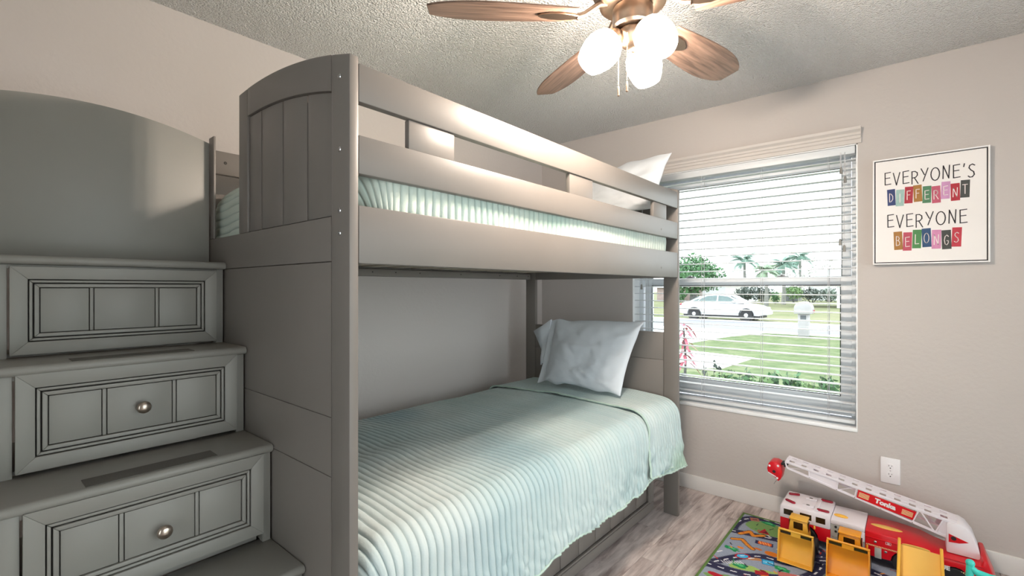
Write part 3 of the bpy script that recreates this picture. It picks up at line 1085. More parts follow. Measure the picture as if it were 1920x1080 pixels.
# ---------------------------------------------------------------- ceiling fan
FX, FY = -0.698, 1.427
fan = thing('ceiling_fan', 'brushed nickel ceiling fan with five brown wood blades and three lit shades', 'ceiling fan', (FX, FY, ZC))
T0 = Matrix.Translation((FX, FY, 0))
MB().lathe([(0.075, ZC), (0.078, ZC - 0.015), (0.070, ZC - 0.045), (0.052, ZC - 0.055)], 32, T0).build('canopy', M_FAN, fan)
MB().lathe([(0.052, 2.386), (0.120, 2.375), (0.140, 2.355), (0.142, 2.290), (0.128, 2.262), (0.105, 2.252), (0.100, 2.246)], 40, T0).build('motor_housing', M_FAN, fan)
MB().lathe([(0.100, 2.2455), (0.106, 2.240), (0.106, 2.222), (0.092, 2.214), (0.060, 2.212)], 40, T0).build('flywheel', M_BRONZE, fan)
MB().lathe([(0.060, 2.2115), (0.064, 2.205), (0.064, 2.150), (0.058, 2.142), (0.044, 2.138)], 36, T0).build('switch_housing', M_FAN, fan)
MB().lathe([(0.044, 2.1375), (0.050, 2.130), (0.050, 2.118), (0.040, 2.094), (0.026, 2.082), (0.010, 2.078)], 32, T0).build('light_kit', M_BRONZE, fan)
ZBL = 2.183
blade_prof = []
NB = 26
for i in range(NB + 1):
    s = i / NB
    rr = 0.185 + s * 0.475
    w = 0.052 + 0.030 * math.sin(PI * min(1, s * 0.62 + 0.05))
    if s > 0.55:
        w *= math.sqrt(max(0.0, 1 - ((s - 0.55) / 0.50) ** 2.6)) * 0.999
    blade_prof.append((rr, w))
blade_o = iron_o = None
for k in range(5):
    ang = math.radians(80.0 + 72 * k)
    M = Matrix.Translation((FX, FY, ZBL)) @ Matrix.Rotation(ang, 4, 'Z') @ Matrix.Rotation(math.radians(-12), 4, 'X')
    MI = Matrix.Translation((FX, FY, ZBL)) @ Matrix.Rotation(ang, 4, 'Z')
    if blade_o is None:
        b = MB()
        pts = [(r_, w_) for r_, w_ in blade_prof] + [(r_, -w_) for r_, w_ in blade_prof[::-1]]
        b.prism(pts, 'z', -0.003, 0.003)
        blade_o = b.build('blade', [M_BLADE], None, bevel=0.0015, seg=1)
        i_ = MB()
        # curved arm from the flywheel out to a leaf-shaped plate under the blade
        ctr = [(0.085, 0, 0.040), (0.110, 0, 0.036), (0.135, 0, 0.018), (0.160, 0, 0.000), (0.185, 0, -0.008)]
        i_.tube(ctr, [0.013, 0.011, 0.010, 0.010, 0.011], 10)
        leaf = [(0.170, 0.008), (0.200, 0.022), (0.235, 0.030), (0.270, 0.027), (0.300, 0.014), (0.312, 0.0)]
        lp_ = leaf + [(x_, -y_) for x_, y_ in leaf[::-1][1:]]
        T_ = Matrix.Rotation(math.radians(-12), 4, 'X')
        i_.prism(lp_, 'z', -0.0095, -0.0032, M=T_)
        iron_o = i_.build('blade_iron', M_BRONZE, None, bevel=0.0015, seg=1)
        mesh_b, mesh_i = blade_o.data, iron_o.data
        bpy.data.objects.remove(blade_o)
        bpy.data.objects.remove(iron_o)
    bo = bpy.data.objects.new('blade', mesh_b)
    io = bpy.data.objects.new('blade_iron', mesh_i)
    for o_, MM in ((bo, M), (io, MI)):
        COL.objects.link(o_)
        l_, q_, s_ = MM.decompose()
        o_.location = l_
        o_.rotation_mode = 'QUATERNION'
        o_.rotation_quaternion = q_
        adopt(o_, fan)


def mat_shade():
    """frosted glass: half the bulb's light passes, the rest makes the glass glow"""
    m = bpy.data.materials.new('lit_frosted_glass')
    m.use_nodes = True
    nt = m.node_tree
    N, L = nt.nodes, nt.links
    b = N['Principled BSDF']
    b.inputs['Base Color'].default_value = (0.9, 0.88, 0.85, 1)
    b.inputs['Roughness'].default_value = 0.35
    b.inputs['Emission Color'].default_value = (1.0, 0.90, 0.80, 1)
    b.inputs['Emission Strength'].default_value = SHADE_E
    tr = N.new('ShaderNodeBsdfTransparent')
    tr.inputs[0].default_value = (0.95, 0.92, 0.88, 1)
    mx = N.new('ShaderNodeMixShader')
    mx.inputs[0].default_value = 0.62
    L.new(b.outputs[0], mx.inputs[1])
    L.new(tr.outputs[0], mx.inputs[2])
    L.new(mx.outputs[0], N['Material Output'].inputs['Surface'])
    return m


M_SHADE = mat_shade()
M_BULB = mat('lit_bulb', (1, 1, 1), 0.4, emit=(1.0, 0.88, 0.77), estr=BULB_E)
for ang in (-134, -25, 95):
    a = math.radians(ang)
    hor = Vector((math.cos(a), math.sin(a), 0))
    dr = (hor * 0.70 + Vector((0, 0, -0.71))).normalized()
    o0 = Vector((FX, FY, 2.124)) + hor * 0.048
    MB().tube([Vector((FX, FY, 2.128)) + hor * 0.030, o0], 0.012, 10).build('lamp_arm', M_BRONZE, fan)
    MS = aim(o0, dr)
    MB().lathe([(0.016, -0.006), (0.024, 0.0), (0.028, 0.012), (0.030, 0.030), (0.027, 0.033)], 24, MS).build('socket_cup', M_BRONZE, fan)
    pr = [(0.026, 0.024), (0.043, 0.031), (0.055, 0.050), (0.0595, 0.074), (0.058, 0.098), (0.050, 0.126), (0.040, 0.146)]
    sh = MB().lathe(pr, 32, MS, cap0=False, cap1=False).build('glass_shade', M_SHADE, fan, sharp=60)
    MB().ball(o0 + dr * 0.078, 0.029, n=16, m=10).build('bulb', M_BULB, sh)
# pull chains with fobs
for px, py in ((-0.727, 1.386), (-0.690, 1.372)):
    ch = MB()
    for q in range(42):
        ch.ball((px, py, 2.105 - q * 0.0036), 0.0016, n=6, m=4)
    ch.tube([(px, py, 2.105), (px, py, 1.95)], 0.0005, 4)
    c_ = ch.build('pull_chain', M_BRONZE, fan, kind='stuff')
    MB().lathe([(0.0012, 0.034), (0.0036, 0.026), (0.0030, 0.010), (0.0040, 0.003), (0.0020, 0.0)], 12, Matrix.Translation((px, py, 1.918))).build('chain_fob', M_BRONZE, c_)

# ---------------------------------------------------------------- framed sign on the back wall
GX0, GX1, GZ0, GZ1 = -0.1625, 0.2655, 1.4195, 1.9555
sg = thing('framed_sign', 'white framed sign with black words and coloured letter blocks on the wall', 'wall sign', (0.05, YB, 1.69))
YS = YB - 0.030
fb = MB()
fw = 0.0065
for (a, b_, c_, d_) in ((GX0, GX0 + fw, GZ0, GZ1), (GX1 - fw, GX1, GZ0, GZ1), (GX0 + fw, GX1 - fw, GZ0, GZ0 + fw), (GX0 + fw, GX1 - fw, GZ1 - fw, GZ1)):
    fb.box(a, b_, YS, YB - 0.001, c_, d_)
fb.build('frame', M_SIGNFRAME, sg, bevel=0.0012)
MB().box(GX0 + fw, GX1 - fw, YS + 0.012, YB - 0.002, GZ0 + fw, GZ1 - fw).build('shadow_gap', M_INK, sg)  # ink-dark sheet paints the shade between frame and board
MB().box(GX0 + fw + 0.0048, GX1 - fw - 0.0048, YS + 0.004, YS + 0.011, GZ0 + fw + 0.0048, GZ1 - fw - 0.0048).build('board', M_PAPER, sg)
YT = YS + 0.004
GL = {
    'E': [[(0.95, 1), (0.1, 0.97), (0.12, 0.0), (1, 0.03)], [(0.1, 0.53), (0.85, 0.55)]],
    'V': [[(0, 1), (0.48, 0), (1, 1)]],
    'R': [[(0.05, 0), (0.05, 1), (0.5, 1), (0.82, 0.88), (0.85, 0.68), (0.6, 0.52), (0.08, 0.48)], [(0.4, 0.5), (0.95, 0)]],
    'Y': [[(0, 1), (0.48, 0.5)], [(1, 1), (0.3, 0.0)]],
    'O': [[(0.5 + 0.5 * math.cos(t), 0.5 + 0.5 * math.sin(t)) for t in np.linspace(0, 2 * PI, 17)]],
    'N': [[(0.05, 0), (0.1, 1), (0.85, 0), (0.95, 1)]],
    "'": [[(0.6, 1), (0.4, 0.78)]],
    'S': [[(0.9, 0.9), (0.6, 1), (0.25, 0.92), (0.15, 0.74), (0.4, 0.56), (0.75, 0.42), (0.85, 0.2), (0.6, 0.03), (0.25, 0.02), (0.05, 0.12)]],
    'D': [[(0.1, 0), (0.1, 1), (0.5, 0.92), (0.85, 0.65), (0.85, 0.3), (0.5, 0.05), (0.1, 0)]],
    'I': [[(0.5, 0), (0.5, 1)]],
    'F': [[(0.9, 1), (0.15, 1), (0.15, 0)], [(0.15, 0.55), (0.75, 0.55)]],
    'T': [[(0, 1), (1, 1)], [(0.5, 1), (0.5, 0)]],
    'B': [[(0.1, 0), (0.1, 1), (0.6, 0.95), (0.75, 0.78), (0.6, 0.58), (0.1, 0.53)], [(0.55, 0.55), (0.88, 0.35), (0.8, 0.1), (0.1, 0)]],
    'L': [[(0.2, 1), (0.15, 0.02), (0.9, 0.05)]],
    'G': [[(0.9, 0.85), (0.6, 1), (0.25, 0.85), (0.1, 0.5), (0.25, 0.1), (0.6, 0.0), (0.88, 0.2), (0.9, 0.42), (0.6, 0.42)]],
}


def stroke_letter(b, ch, x, z, w, h, t, y, depth=0.0006):
    for ln in GL[ch]:
        pts = [(x + p[0] * w, z + p[1] * h) for p in ln]
        for (ax, az), (bx_, bz) in zip(pts, pts[1:]):
            dx, dz = bx_ - ax, bz - az
            L_ = math.hypot(dx, dz) or 1e-6
            nx_, nz_ = -dz / L_ * t / 2, dx / L_ * t / 2
            ex, ez = dx / L_ * t * 0.4, dz / L_ * t * 0.4
            b.prism([(ax - ex + nx_, az - ez + nz_), (bx_ + ex + nx_, bz + ez + nz_), (bx_ + ex - nx_, bz + ez - nz_), (ax - ex - nx_, az - ez - nz_)], 'y', y - depth, y)


W_, H_ = GX1 - GX0, GZ1 - GZ0


def words(txt, f0, f1, zlo, zhi, wfr):
    b = MB()
    n = len(txt)
    # advance by glyph widths
    adv = [0.45 if c == "'" else (1.15 if c == 'O' else 0.95) for c in txt]
    tot = sum(adv)
    x = GX0 + f0 * W_
    for i, c in enumerate(txt):
        w = (f1 - f0) * W_ * adv[i] / tot
        jz = [0.004, -0.002, 0.001, -0.006, 0.003, 0.0, 0.004, 0.002, 0.002, -0.004][i % 10]
        stroke_letter(b, c, x + w * 0.12, GZ0 + zlo * H_ + jz, w * 0.72, (zhi - zlo) * H_, 0.0042, YT - 0.0002)
        x += w
    b.build('lettering', M_INK, sg)


def blocks(txt, f0, f1, zlo, zhi, cols):
    n = len(txt)
    w = (f1 - f0) * W_ / n
    h = (zhi - zlo) * H_
    for i, c in enumerate(txt):
        x = GX0 + f0 * W_ + i * w
        dz = [0.0, -0.006, 0.004, 0.008, -0.002, -0.006, 0.004 if n == 7 else 0.010, -0.003, 0.008][i % 9]
        rot = [-2, 1.5, 2, -2, 1, -1.5, 2, -1, 1.5][i % 9]
        z0 = GZ0 + zlo * H_ + dz
        cx_, cz = x + w / 2, z0 + h / 2
        T = Matrix.Translation((cx_, 0, cz)) @ Matrix.Rotation(math.radians(rot), 4, 'Y') @ Matrix.Translation((-cx_, 0, -cz))
        nm = 'print_%d' % (hash(cols[i]) % 9999)
        b = MB()
        b.box(x + w * 0.03, x + w * 0.97, YT - 0.0006, YT - 0.0002, z0, z0 + h, M=T)
        if cols[i] not in PRN:
            PRN[cols[i]] = mat('print_ink', lin(*cols[i]), 0.6, var=0.08, vscale=60)
        cb = b.build('color_block', PRN[cols[i]], sg)
        l = MB()
        stroke_letter(l, c, x + w * 0.24, z0 + h * 0.22, w * 0.50, h * 0.52, 0.0030, YT - 0.0007)
        l.build('letter', M_CHALK, cb)


PRN = {}
words("EVERYONE'S", 0.10, 0.90, 0.748, 0.862, 0)
blocks('DIFFERENT', 0.135, 0.845, 0.555, 0.708, [(44, 60, 112), (158, 190, 184), (172, 44, 62), (166, 116, 54), (80, 130, 96), (190, 86, 110), (204, 150, 192), (178, 40, 56), (72, 74, 72)])
words("EVERYONE", 0.125, 0.835, 0.345, 0.462, 0)
blocks('BELONGS', 0.195, 0.780, 0.135, 0.305, [(166, 116, 54), (186, 76, 96), (76, 136, 80), (42, 76, 116), (212, 140, 180), (64, 66, 64), (190, 54, 70)])
# ---------------------------------------------------------------- wall outlet
ol = thing('wall_outlet', 'white double wall outlet above the toy fire truck ladder', 'outlet', (-0.0925, YB, 0.367))
MB().box(-0.132, -0.053, YB - 0.006, YB, 0.302, 0.432).build('cover_plate', M_WHITE, ol, bevel=0.003)
for zc_ in (0.388, 0.346):
    rp_ = [(-0.0925 + 0.0165 * math.cos(t) * (1.0), zc_ + min(0.0145, max(-0.0145, 0.018 * math.sin(t)))) for t in np.linspace(0, 2 * PI, 28, endpoint=False)]
    rc = MB().prism(rp_, 'y', YB - 0.0080, YB - 0.0055).build('receptacle', M_WHITE, ol, bevel=0.0006, seg=1)
    h_ = MB()
    h_.box(-0.0995, -0.0975, YB - 0.0083, YB - 0.0079, zc_ + 0.001, zc_ + 0.009)
    h_.box(-0.0875, -0.0855, YB - 0.0083, YB - 0.0079, zc_ + 0.002, zc_ + 0.008)
    h_.lathe([(0.0028, 0), (0.0028, 0.0004)], 10, aim((-0.0925, YB - 0.0079, zc_ - 0.0065), (0, -1, 0)))
    h_.build('slot', M_DARK, rc)
MB().lathe([(0.003, 0), (0.0026, 0.0012)], 12, aim((-0.0925, YB - 0.0058, 0.367), (0, -1, 0))).build('screw', M_STEEL, ol)

# ---------------------------------------------------------------- play rug
RGX0, RGX1, RGY0, RGY1 = -0.752, 0.46, 1.62, 2.945
rug = thing('play_rug', 'colourful road-map play rug with a green bound edge on the floor', 'rug', ((RGX0 + RGX1) / 2, 2.3, 0))
st_ = 0.003
gx = np.arange(RGX0 + 0.012, RGX1 - 0.012, st_)
gy = np.arange(RGY0 + 0.012, RGY1 - 0.012, st_)
GXX, GYY = np.meshgrid(gx, gy)
img = np.zeros(GXX.shape + (3,))
img[:] = lin(150, 158, 176)


def seg_dist(pts):
    d = np.full(GXX.shape, 9.0)
    arc = np.zeros(GXX.shape)
    acc = 0
    for (ax, ay), (bx_, by) in zip(pts, pts[1:]):
        vx, vy = bx_ - ax, by - ay
        L2 = vx * vx + vy * vy
        t = np.clip(((GXX - ax) * vx + (GYY - ay) * vy) / L2, 0, 1)
        dd = np.hypot(GXX - ax - t * vx, GYY - ay - t * vy)
        m_ = dd < d
        d = np.where(m_, dd, d)
        arc = np.where(m_, acc + t * math.sqrt(L2), arc)
        acc += math.sqrt(L2)
    return d, arc


def spline(pts, k=6):
    p = np.array(pts)
    t = np.arange(len(p))
    tt_ = np.linspace(0, len(p) - 1, (len(p) - 1) * k + 1)
    out = []
    for q in tt_:
        i = min(int(q), len(p) - 2)
        f = q - i
        p0, p1, p2, p3 = p[max(i - 1, 0)], p[i], p[i + 1], p[min(i + 2, len(p) - 1)]
        out.append(tuple(0.5 * (2 * p1 + (p2 - p0) * f + (2 * p0 - 5 * p1 + 4 * p2 - p3) * f * f + (3 * p1 - p0 - 3 * p2 + p3) * f ** 3)))
    return out


def blob(cx_, cy_, rx, ry, col, rot=0.0, wob=0.0):
    c, s = math.cos(rot), math.sin(rot)
    u = ((GXX - cx_) * c + (GYY - cy_) * s) / rx
    v = (-(GXX - cx_) * s + (GYY - cy_) * c) / ry
    r = np.hypot(u, v) + wob * vnoise(np.arctan2(v, u) * 2.2 + cx_ * 40, GXX * 0 + cy_ * 10, 3)
    img[r < 1] = lin(*col)


def rect(cx_, cy_, rx, ry, col, rot=0.0):
    c, s = math.cos(rot), math.sin(rot)
    u = ((GXX - cx_) * c + (GYY - cy_) * s) / rx
    v = (-(GXX - cx_) * s + (GYY - cy_) * c) / ry
    img[(np.abs(u) < 1) & (np.abs(v) < 1)] = lin(*col)


def tri(p, col):
    (x1, y1), (x2, y2), (x3, y3) = p
    e = lambda ax, ay, bx_, by: (GXX - ax) * (by - ay) - (GYY - ay) * (bx_ - ax)
    a, b, c = e(x1, y1, x2, y2), e(x2, y2, x3, y3), e(x3, y3, x1, y1)
    img[((a > 0) & (b > 0) & (c > 0)) | ((a < 0) & (b < 0) & (c < 0))] = lin(*col)


def road(pts, w=0.03, col=(48, 48, 78)):
    d, arc = seg_dist(spline(pts))
    img[d < w + 0.004] = lin(120, 125, 140)
    img[d < w] = lin(*col)
    img[(d < 0.0035) & (np.mod(arc, 0.055) < 0.028)] = lin(235, 235, 240)


GRN, DGRN, LGRN = (122, 160, 96), (34, 140, 84), (160, 190, 104)
blob(-0.615, 2.83, 0.085, 0.085, GRN, wob=0.15)
blob(-0.50, 2.80, 0.10, 0.09, GRN, wob=0.15)
blob(-0.58, 2.35, 0.075, 0.05, LGRN, wob=0.2)
blob(-0.42, 2.36, 0.13, 0.07, LGRN, wob=0.2)
blob(-0.20, 2.55, 0.16, 0.10, GRN, wob=0.2)
blob(0.15, 2.45, 0.2, 0.2, LGRN, wob=0.2)
blob(-0.30, 2.15, 0.3, 0.12, GRN, wob=0.2)
blob(-0.62, 2.20, 0.1, 0.05, GRN, wob=0.2)
blob(0.0, 1.9, 0.4, 0.18, LGRN, wob=0.2)
road([(-0.745, 2.70), (-0.745, 2.79), (-0.722, 2.865), (-0.66, 2.922), (-0.56, 2.93), (-0.2, 2.93), (0.4, 2.92)], 0.024)
road([(-0.752, 2.685), (-0.675, 2.703), (-0.615, 2.717), (-0.52, 2.738), (-0.38, 2.75), (-0.2, 2.72)], 0.021)
road([(-0.752, 2.28), (-0.69, 2.375), (-0.646, 2.44), (-0.598, 2.49), (-0.547, 2.522), (-0.45, 2.535), (-0.35, 2.60)], 0.022)
road([(-0.752, 2.292), (-0.631, 2.303), (-0.543, 2.331), (-0.46, 2.38), (-0.38, 2.44), (-0.335, 2.55), (-0.33, 2.66), (-0.36, 2.76)], 0.026)
road([(-0.34, 2.66), (-0.22, 2.72), (0.0, 2.66), (0.2, 2.55), (0.4, 2.5)], 0.026)
road([(-0.38, 2.44), (-0.25, 2.32), (-0.05, 2.25), (0.2, 2.22), (0.44, 2.26)], 0.026)
road([(-0.75, 2.05), (-0.4, 2.06), (-0.1, 1.95), (0.44, 1.9)], 0.026)
road([(-0.6, 2.05), (-0.55, 1.85), (-0.5, 1.64)], 0.026)
for (cx_, cy_) in ((-0.607, 2.892), (-0.467, 2.466), (-0.69, 2.50), (-0.50, 2.86), (-0.28, 2.50), (-0.1, 2.42), (0.3, 2.4), (-0.62, 2.37)):
    blob(cx_, cy_, 0.034, 0.020, DGRN, wob=0.35)
    blob(cx_, cy_ + 0.004, 0.018, 0.008, (90, 190, 130), wob=0.35)
tri([(-0.612, 2.818), (-0.632, 2.752), (-0.575, 2.762)], (170, 40, 48))
tri([(-0.60, 2.795), (-0.612, 2.768), (-0.588, 2.772)], (90, 30, 40))
rect(-0.679, 2.894, 0.022, 0.02, (168, 110, 96), 0.4)
rect(-0.679, 2.894, 0.012, 0.004, (70, 40, 50), 0.4)
# orange excavators and trucks
for pts, w in (([(-0.70, 2.68), (-0.665, 2.735), (-0.64, 2.70), (-0.60, 2.735)], 0.010), ([(-0.715, 2.60), (-0.675, 2.625), (-0.64, 2.585), (-0.61, 2.56)], 0.009)):
    d, _ = seg_dist(pts)
    img[d < w + 0.004] = lin(70, 44, 30)
    img[d < w] = lin(226, 140, 48)
rect(-0.579, 2.652, 0.040, 0.018, (40, 44, 84), 0.15)
rect(-0.576, 2.654, 0.030, 0.015, (232, 100, 40), 0.15)
for q in range(4):
    rect(-0.597 + q * 0.013, 2.654, 0.0018, 0.014, (250, 190, 120), 0.5)
blob(-0.528, 2.572, 0.032, 0.022, (226, 128, 40))
blob(-0.66, 2.537, 0.016, 0.010, (226, 128, 40))
blob(-0.59, 2.578, 0.020, 0.009, (214, 116, 44))
rect(-0.585, 2.470, 0.034, 0.012, (190, 132, 84), 0.5)
blob(-0.632, 2.462, 0.036, 0.024, (170, 34, 50), 0.7)
blob(-0.632, 2.462, 0.027, 0.017, (60, 180, 230), 0.7)
rect(-0.634, 2.464, 0.012, 0.0025, (220, 240, 250), 0.7)
rect(-0.525, 2.481, 0.026, 0.024, (30, 110, 170), 0.25)
rect(-0.525, 2.481, 0.022, 0.020, (70, 180, 226), 0.25)
rect(-0.525, 2.481, 0.020, 0.002, (200, 236, 250), 0.25)
blob(-0.679, 2.225, 0.04, 0.016, (180, 30, 46))
rect(-0.527, 2.37, 0.028, 0.016, (170, 34, 44), 0.3)
blob(-0.527, 2.392, 0.014, 0.008, (120, 30, 40))
rect(-0.428, 2.430, 0.045, 0.020, (196, 110, 104), 0.3)
for q in range(9):
    rect(-0.395 + q * 0.012, 2.395 + q * 0.003, 0.003, 0.022, (240, 240, 240), 0.25)
for q in range(8):
    rect(-0.690 + q * 0.010, 2.352 + q * 0.007, 0.002, 0.014, (230, 230, 235), 1.0)
rect(-0.20, 2.36, 0.07, 0.02, (40, 120, 190), 0.2)
rect(-0.02, 2.34, 0.05, 0.02, (230, 230, 236), 0.1)
rect(-0.10, 2.50, 0.05, 0.03, (180, 60, 60), 0.1)
rect(0.18, 2.34, 0.05, 0.03, (220, 170, 60), 0.1)
rect(-0.5, 2.14, 0.05, 0.03, (60, 150, 200), 0.1)
blob(-0.2, 1.8, 0.1, 0.06, (70, 170, 220))
# small printed details: outlines, signs, tracks
rd = np.random.default_rng(5)
for q in range(150):
    cx_, cy_ = rd.uniform(-0.73, 0.40), rd.uniform(2.10, 2.90)
    cc = [(38, 36, 54), (38, 36, 54), (230, 230, 232), (200, 60, 50), (40, 120, 80), (230, 150, 60)][rd.integers(6)]
    rect(cx_, cy_, rd.uniform(0.004, 0.018), rd.uniform(0.0018, 0.004), cc, rd.uniform(0, PI))
# woven pile: slight mottling
mot = 1 + 0.10 * RNG.uniform(-1, 1, img.shape[:2])
img = np.clip(img * mot[..., None], 0, 1)
PZ = np.stack([GXX, GYY, 0.0052 + 0.0004 * RNG.uniform(-1, 1, GXX.shape)], -1)
grid_mesh('printed_pile', PZ, mat_attr('rug_pile', 0.95, bump=0.5, bscale=900, dist=0.001), rug, img)
M_RUGEDGE = mat('rug_green_edge', lin(92, 124, 62), 0.9, var=0.15, vscale=120, bump=0.3, bscale=500, dist=0.001)
eb = MB()
ew = 0.0125
for a, b_, c_, d_ in ((RGX0, RGX0 + ew, RGY0, RGY1), (RGX1 - ew, RGX1, RGY0, RGY1), (RGX0 + ew, RGX1 - ew, RGY0, RGY0 + ew), (RGX0 + ew, RGX1 - ew, RGY1 - ew, RGY1)):
    eb.box(a, b_, c_, d_, 0.0004, 0.0068)
eb.build('edge_binding', M_RUGEDGE, rug, bevel=0.002)
MB().box(RGX0 + 0.008, RGX1 - 0.008, RGY0 + 0.008, RGY1 - 0.008, 0.0002, 0.0040).build('backing', M_DARK, rug)

# ---------------------------------------------------------------- toy fire truck
RZ = 0.0072
ft = thing('toy_fire_truck', 'large red and white toy fire truck with raised white ladder by the wall', 'toy truck', (-0.13, 2.86, RZ))
FYN, FYB = 2.765, 2.965


def wheel(x, y0, y1, z, r, parent, hub=M_TOYGREY, nm='wheel'):
    w = MB().lathe([(r * 0.55, y0), (r * 0.94, y0), (r, y0 + 0.004), (r, y1 - 0.004), (r * 0.94, y1), (r * 0.55, y1)], 24,
                   Matrix.Translation((x, 0, z)) @ Matrix.Rotation(-PI / 2, 4, 'X') @ Matrix.Diagonal((1, 1, 1, 1)))
    # lathe axis Z -> world +Y
    o = w.build(nm, M_TYRE, parent, sharp=40)
    MB().lathe([(r * 0.54, y0 + 0.003), (r * 0.40, y0 + 0.004), (r * 0.2, y0 - 0.001), (r * 0.1, y0 - 0.001)], 16,
               Matrix.Translation((x, 0, z)) @ Matrix.Rotation(-PI / 2, 4, 'X')).build('hub', hub, o)
    return o


# chassis
MB().box(-0.515, 0.255, FYN + 0.02, FYB - 0.02, 0.045, 0.062).build('chassis', M_TYRE, ft, bevel=0.003)
for wx in (-0.415, -0.03, 0.135):
    for y0 in (FYN - 0.001, FYB - 0.029):
        wheel(wx, y0, y0 + 0.03, RZ + 0.047, 0.047, ft)
# cab: red lower half with wheel arch, white upper half
lower = [(-0.528, 0.052), (-0.470, 0.052)]
lower += [(-0.415 - 0.054 * math.cos(t), 0.052 + 0.060 * math.sin(t)) for t in np.linspace(0.0, PI, 9)]
lower += [(-0.312, 0.052), (-0.312, 0.118), (-0.528, 0.118)]
MB().prism(lower, 'y', FYN, FYB).build('cab_lower', M_RED, ft, bevel=0.003)
MB().prism([(-0.530, 0.1184), (-0.312, 0.1184), (-0.312, 0.188), (-0.522, 0.188), (-0.530, 0.176)], 'y', FYN - 0.002, FYB + 0.002).build('cab_upper', M_TOYW, ft, bevel=0.005)
for a, b_ in ((-0.512, -0.470), (-0.440, -0.390), (-0.372, -0.332)):
    MB().box(a, b_, FYN - 0.0028, FYN - 0.0018, 0.138, 0.166).build('cab_window', M_TINT, ft, bevel=0.0004, seg=1)
MB().box(-0.5312, -0.5298, FYN + 0.02, FYB - 0.02, 0.134, 0.168).build('windscreen', M_TINT, ft)
for (a, y, rot) in ((-0.490, FYN + 0.045, -0.5), (-0.490, FYB - 0.045, 0.4), (-0.345, FYN + 0.03, 0), (-0.345, FYB - 0.03, 0)):
    T = Matrix.Translation((a, y, 0.1885)) @ Matrix.Rotation(rot, 4, 'Z')
    MB().prism([(-0.026, -0.005), (-0.018, -0.009), (0.020, -0.009), (0.026, -0.003), (0.026, 0.005), (0.018, 0.009), (-0.022, 0.009), (-0.026, 0.004)], 'z', 0.0, 0.008, M=T).build('beacon', M_DRED, ft, bevel=0.002)
for y in (FYN + 0.05, FYB - 0.05):
    v = MB().box(-0.435, -0.385, y - 0.014, y + 0.014, 0.1884, 0.194).build('roof_vent', M_TOYW, ft, bevel=0.002)
    MB().lathe([(0.008, 0), (0.008, 0.0006)], 12, Matrix.Translation((-0.412, y, 0.1941)) @ Matrix.Diagonal((1.1, 0.7, 1, 1))).build('vent_hole', M_TINT, v)
MB().box(-0.383, -0.365, FYN + 0.01, FYB - 0.01, 0.1884, 0.1925).build('roof_bar', M_TOYW, ft, bevel=0.0015)
# pump section
MB().box(-0.3115, -0.176, FYN + 0.004, FYB - 0.004, 0.058, 0.150).build('pump_section', M_TOYGREY, ft, bevel=0.002)
MB().box(-0.3110, -0.1765, FYN + 0.001, FYB - 0.001, 0.1504, 0.172).build('pump_roof', M_TOYW, ft, bevel=0.003)
MB().box(-0.2120, -0.1765, FYN + 0.0005, FYN + 0.0035, 0.105, 0.150).build('pump_door', M_TOYW, ft, bevel=0.001)
for x, z, m_ in ((-0.290, 0.140, M_TYRE), (-0.290, 0.118, M_TYRE), (-0.252, 0.130, M_DRED), (-0.230, 0.130, M_TYRE), (-0.275, 0.100, M_TYRE), (-0.262, 0.086, M_STEEL), (-0.262, 0.070, M_STEEL), (-0.236, 0.112, M_DRED), (-0.276, 0.132, M_STEEL), (-0.245, 0.098, M_STEEL)):
    MB().lathe([(0.0055, 0), (0.005, 0.0035), (0.002, 0.004)], 12, aim((x, FYN + 0.0042, z), (0, -1, 0))).build('gauge', m_, ft)
cr = MB()
for q in range(18):
    cr.box(-0.305 + (q % 6) * 0.014, -0.299 + (q % 6) * 0.014, FYN + 0.0028, FYN + 0.004, 0.088 - (q // 6) * 0.012 + 0.002, 0.0895 - (q // 6) * 0.012 + 0.002)
cr.build('pump_dial', M_STEEL, ft, kind='stuff')
MB().ball((-0.275, 2.83, 0.1745), 0.030, 0.013, 0.008, n=20, m=8).build('roof_button', M_YEL, ft)
# rear body: long red shell sloping down to the turret well, kicked-up tail
arch = lambda cx_: [(cx_ - 0.052 * math.cos(t), 0.050 + 0.056 * math.sin(t)) for t in np.linspace(0.05, PI - 0.05, 9)]
body = [(-0.1755, 0.050)] + arch(-0.03) + arch(0.135) + [(0.262, 0.050), (0.268, 0.062), (0.232, 0.165), (0.218, 0.165), (0.214, 0.138), (0.20, 0.132), (0.100, 0.132), (0.060, 0.142), (0.020, 0.156), (-0.060, 0.163), (-0.1755, 0.163)]
MB().prism(body, 'y', FYN, FYB).build('rear_body', M_RED, ft, bevel=0.004)
MB().box(-0.1745, 0.225, FYN - 0.003, FYN + 0.002, 0.136, 0.140).build('side_ridge', M_RED, ft, bevel=0.0015)
MB().ball((-0.10, 2.86, 0.163), 0.060, 0.020, 0.005, n=24, m=8).build('deck_grip', M_PALEYEL, ft)
MB().ball((0.005, FYN + 0.001, 0.146), 0.050, 0.0035, 0.0075, n=24, m=8).build('side_grip', M_PALEYEL, ft)
for x, z in ((-0.138, 0.122), (-0.100, 0.088), (-0.045, 0.120), (0.092, 0.110), (0.185, 0.102)):
    MB().ball((x, FYN - 0.0005, z), 0.0062, 0.003, 0.0062, n=12, m=6).build('rivet', M_STEEL, ft)
st2 = MB()
for q in range(26):
    x = -0.172 + q * 0.0052
    st2.prism([(x, 0.100), (x + 0.003, 0.100), (x + 0.0048, 0.106), (x + 0.0018, 0.106)], 'y', FYN - 0.0008, FYN + 0.001)
st2.build('side_stripe', M_CREAM, ft)
MB().box(-0.140, -0.115, FYN - 0.003, FYN + 0.001, 0.050, 0.098).build('step_plate', M_TOYGREY, ft, bevel=0.001)
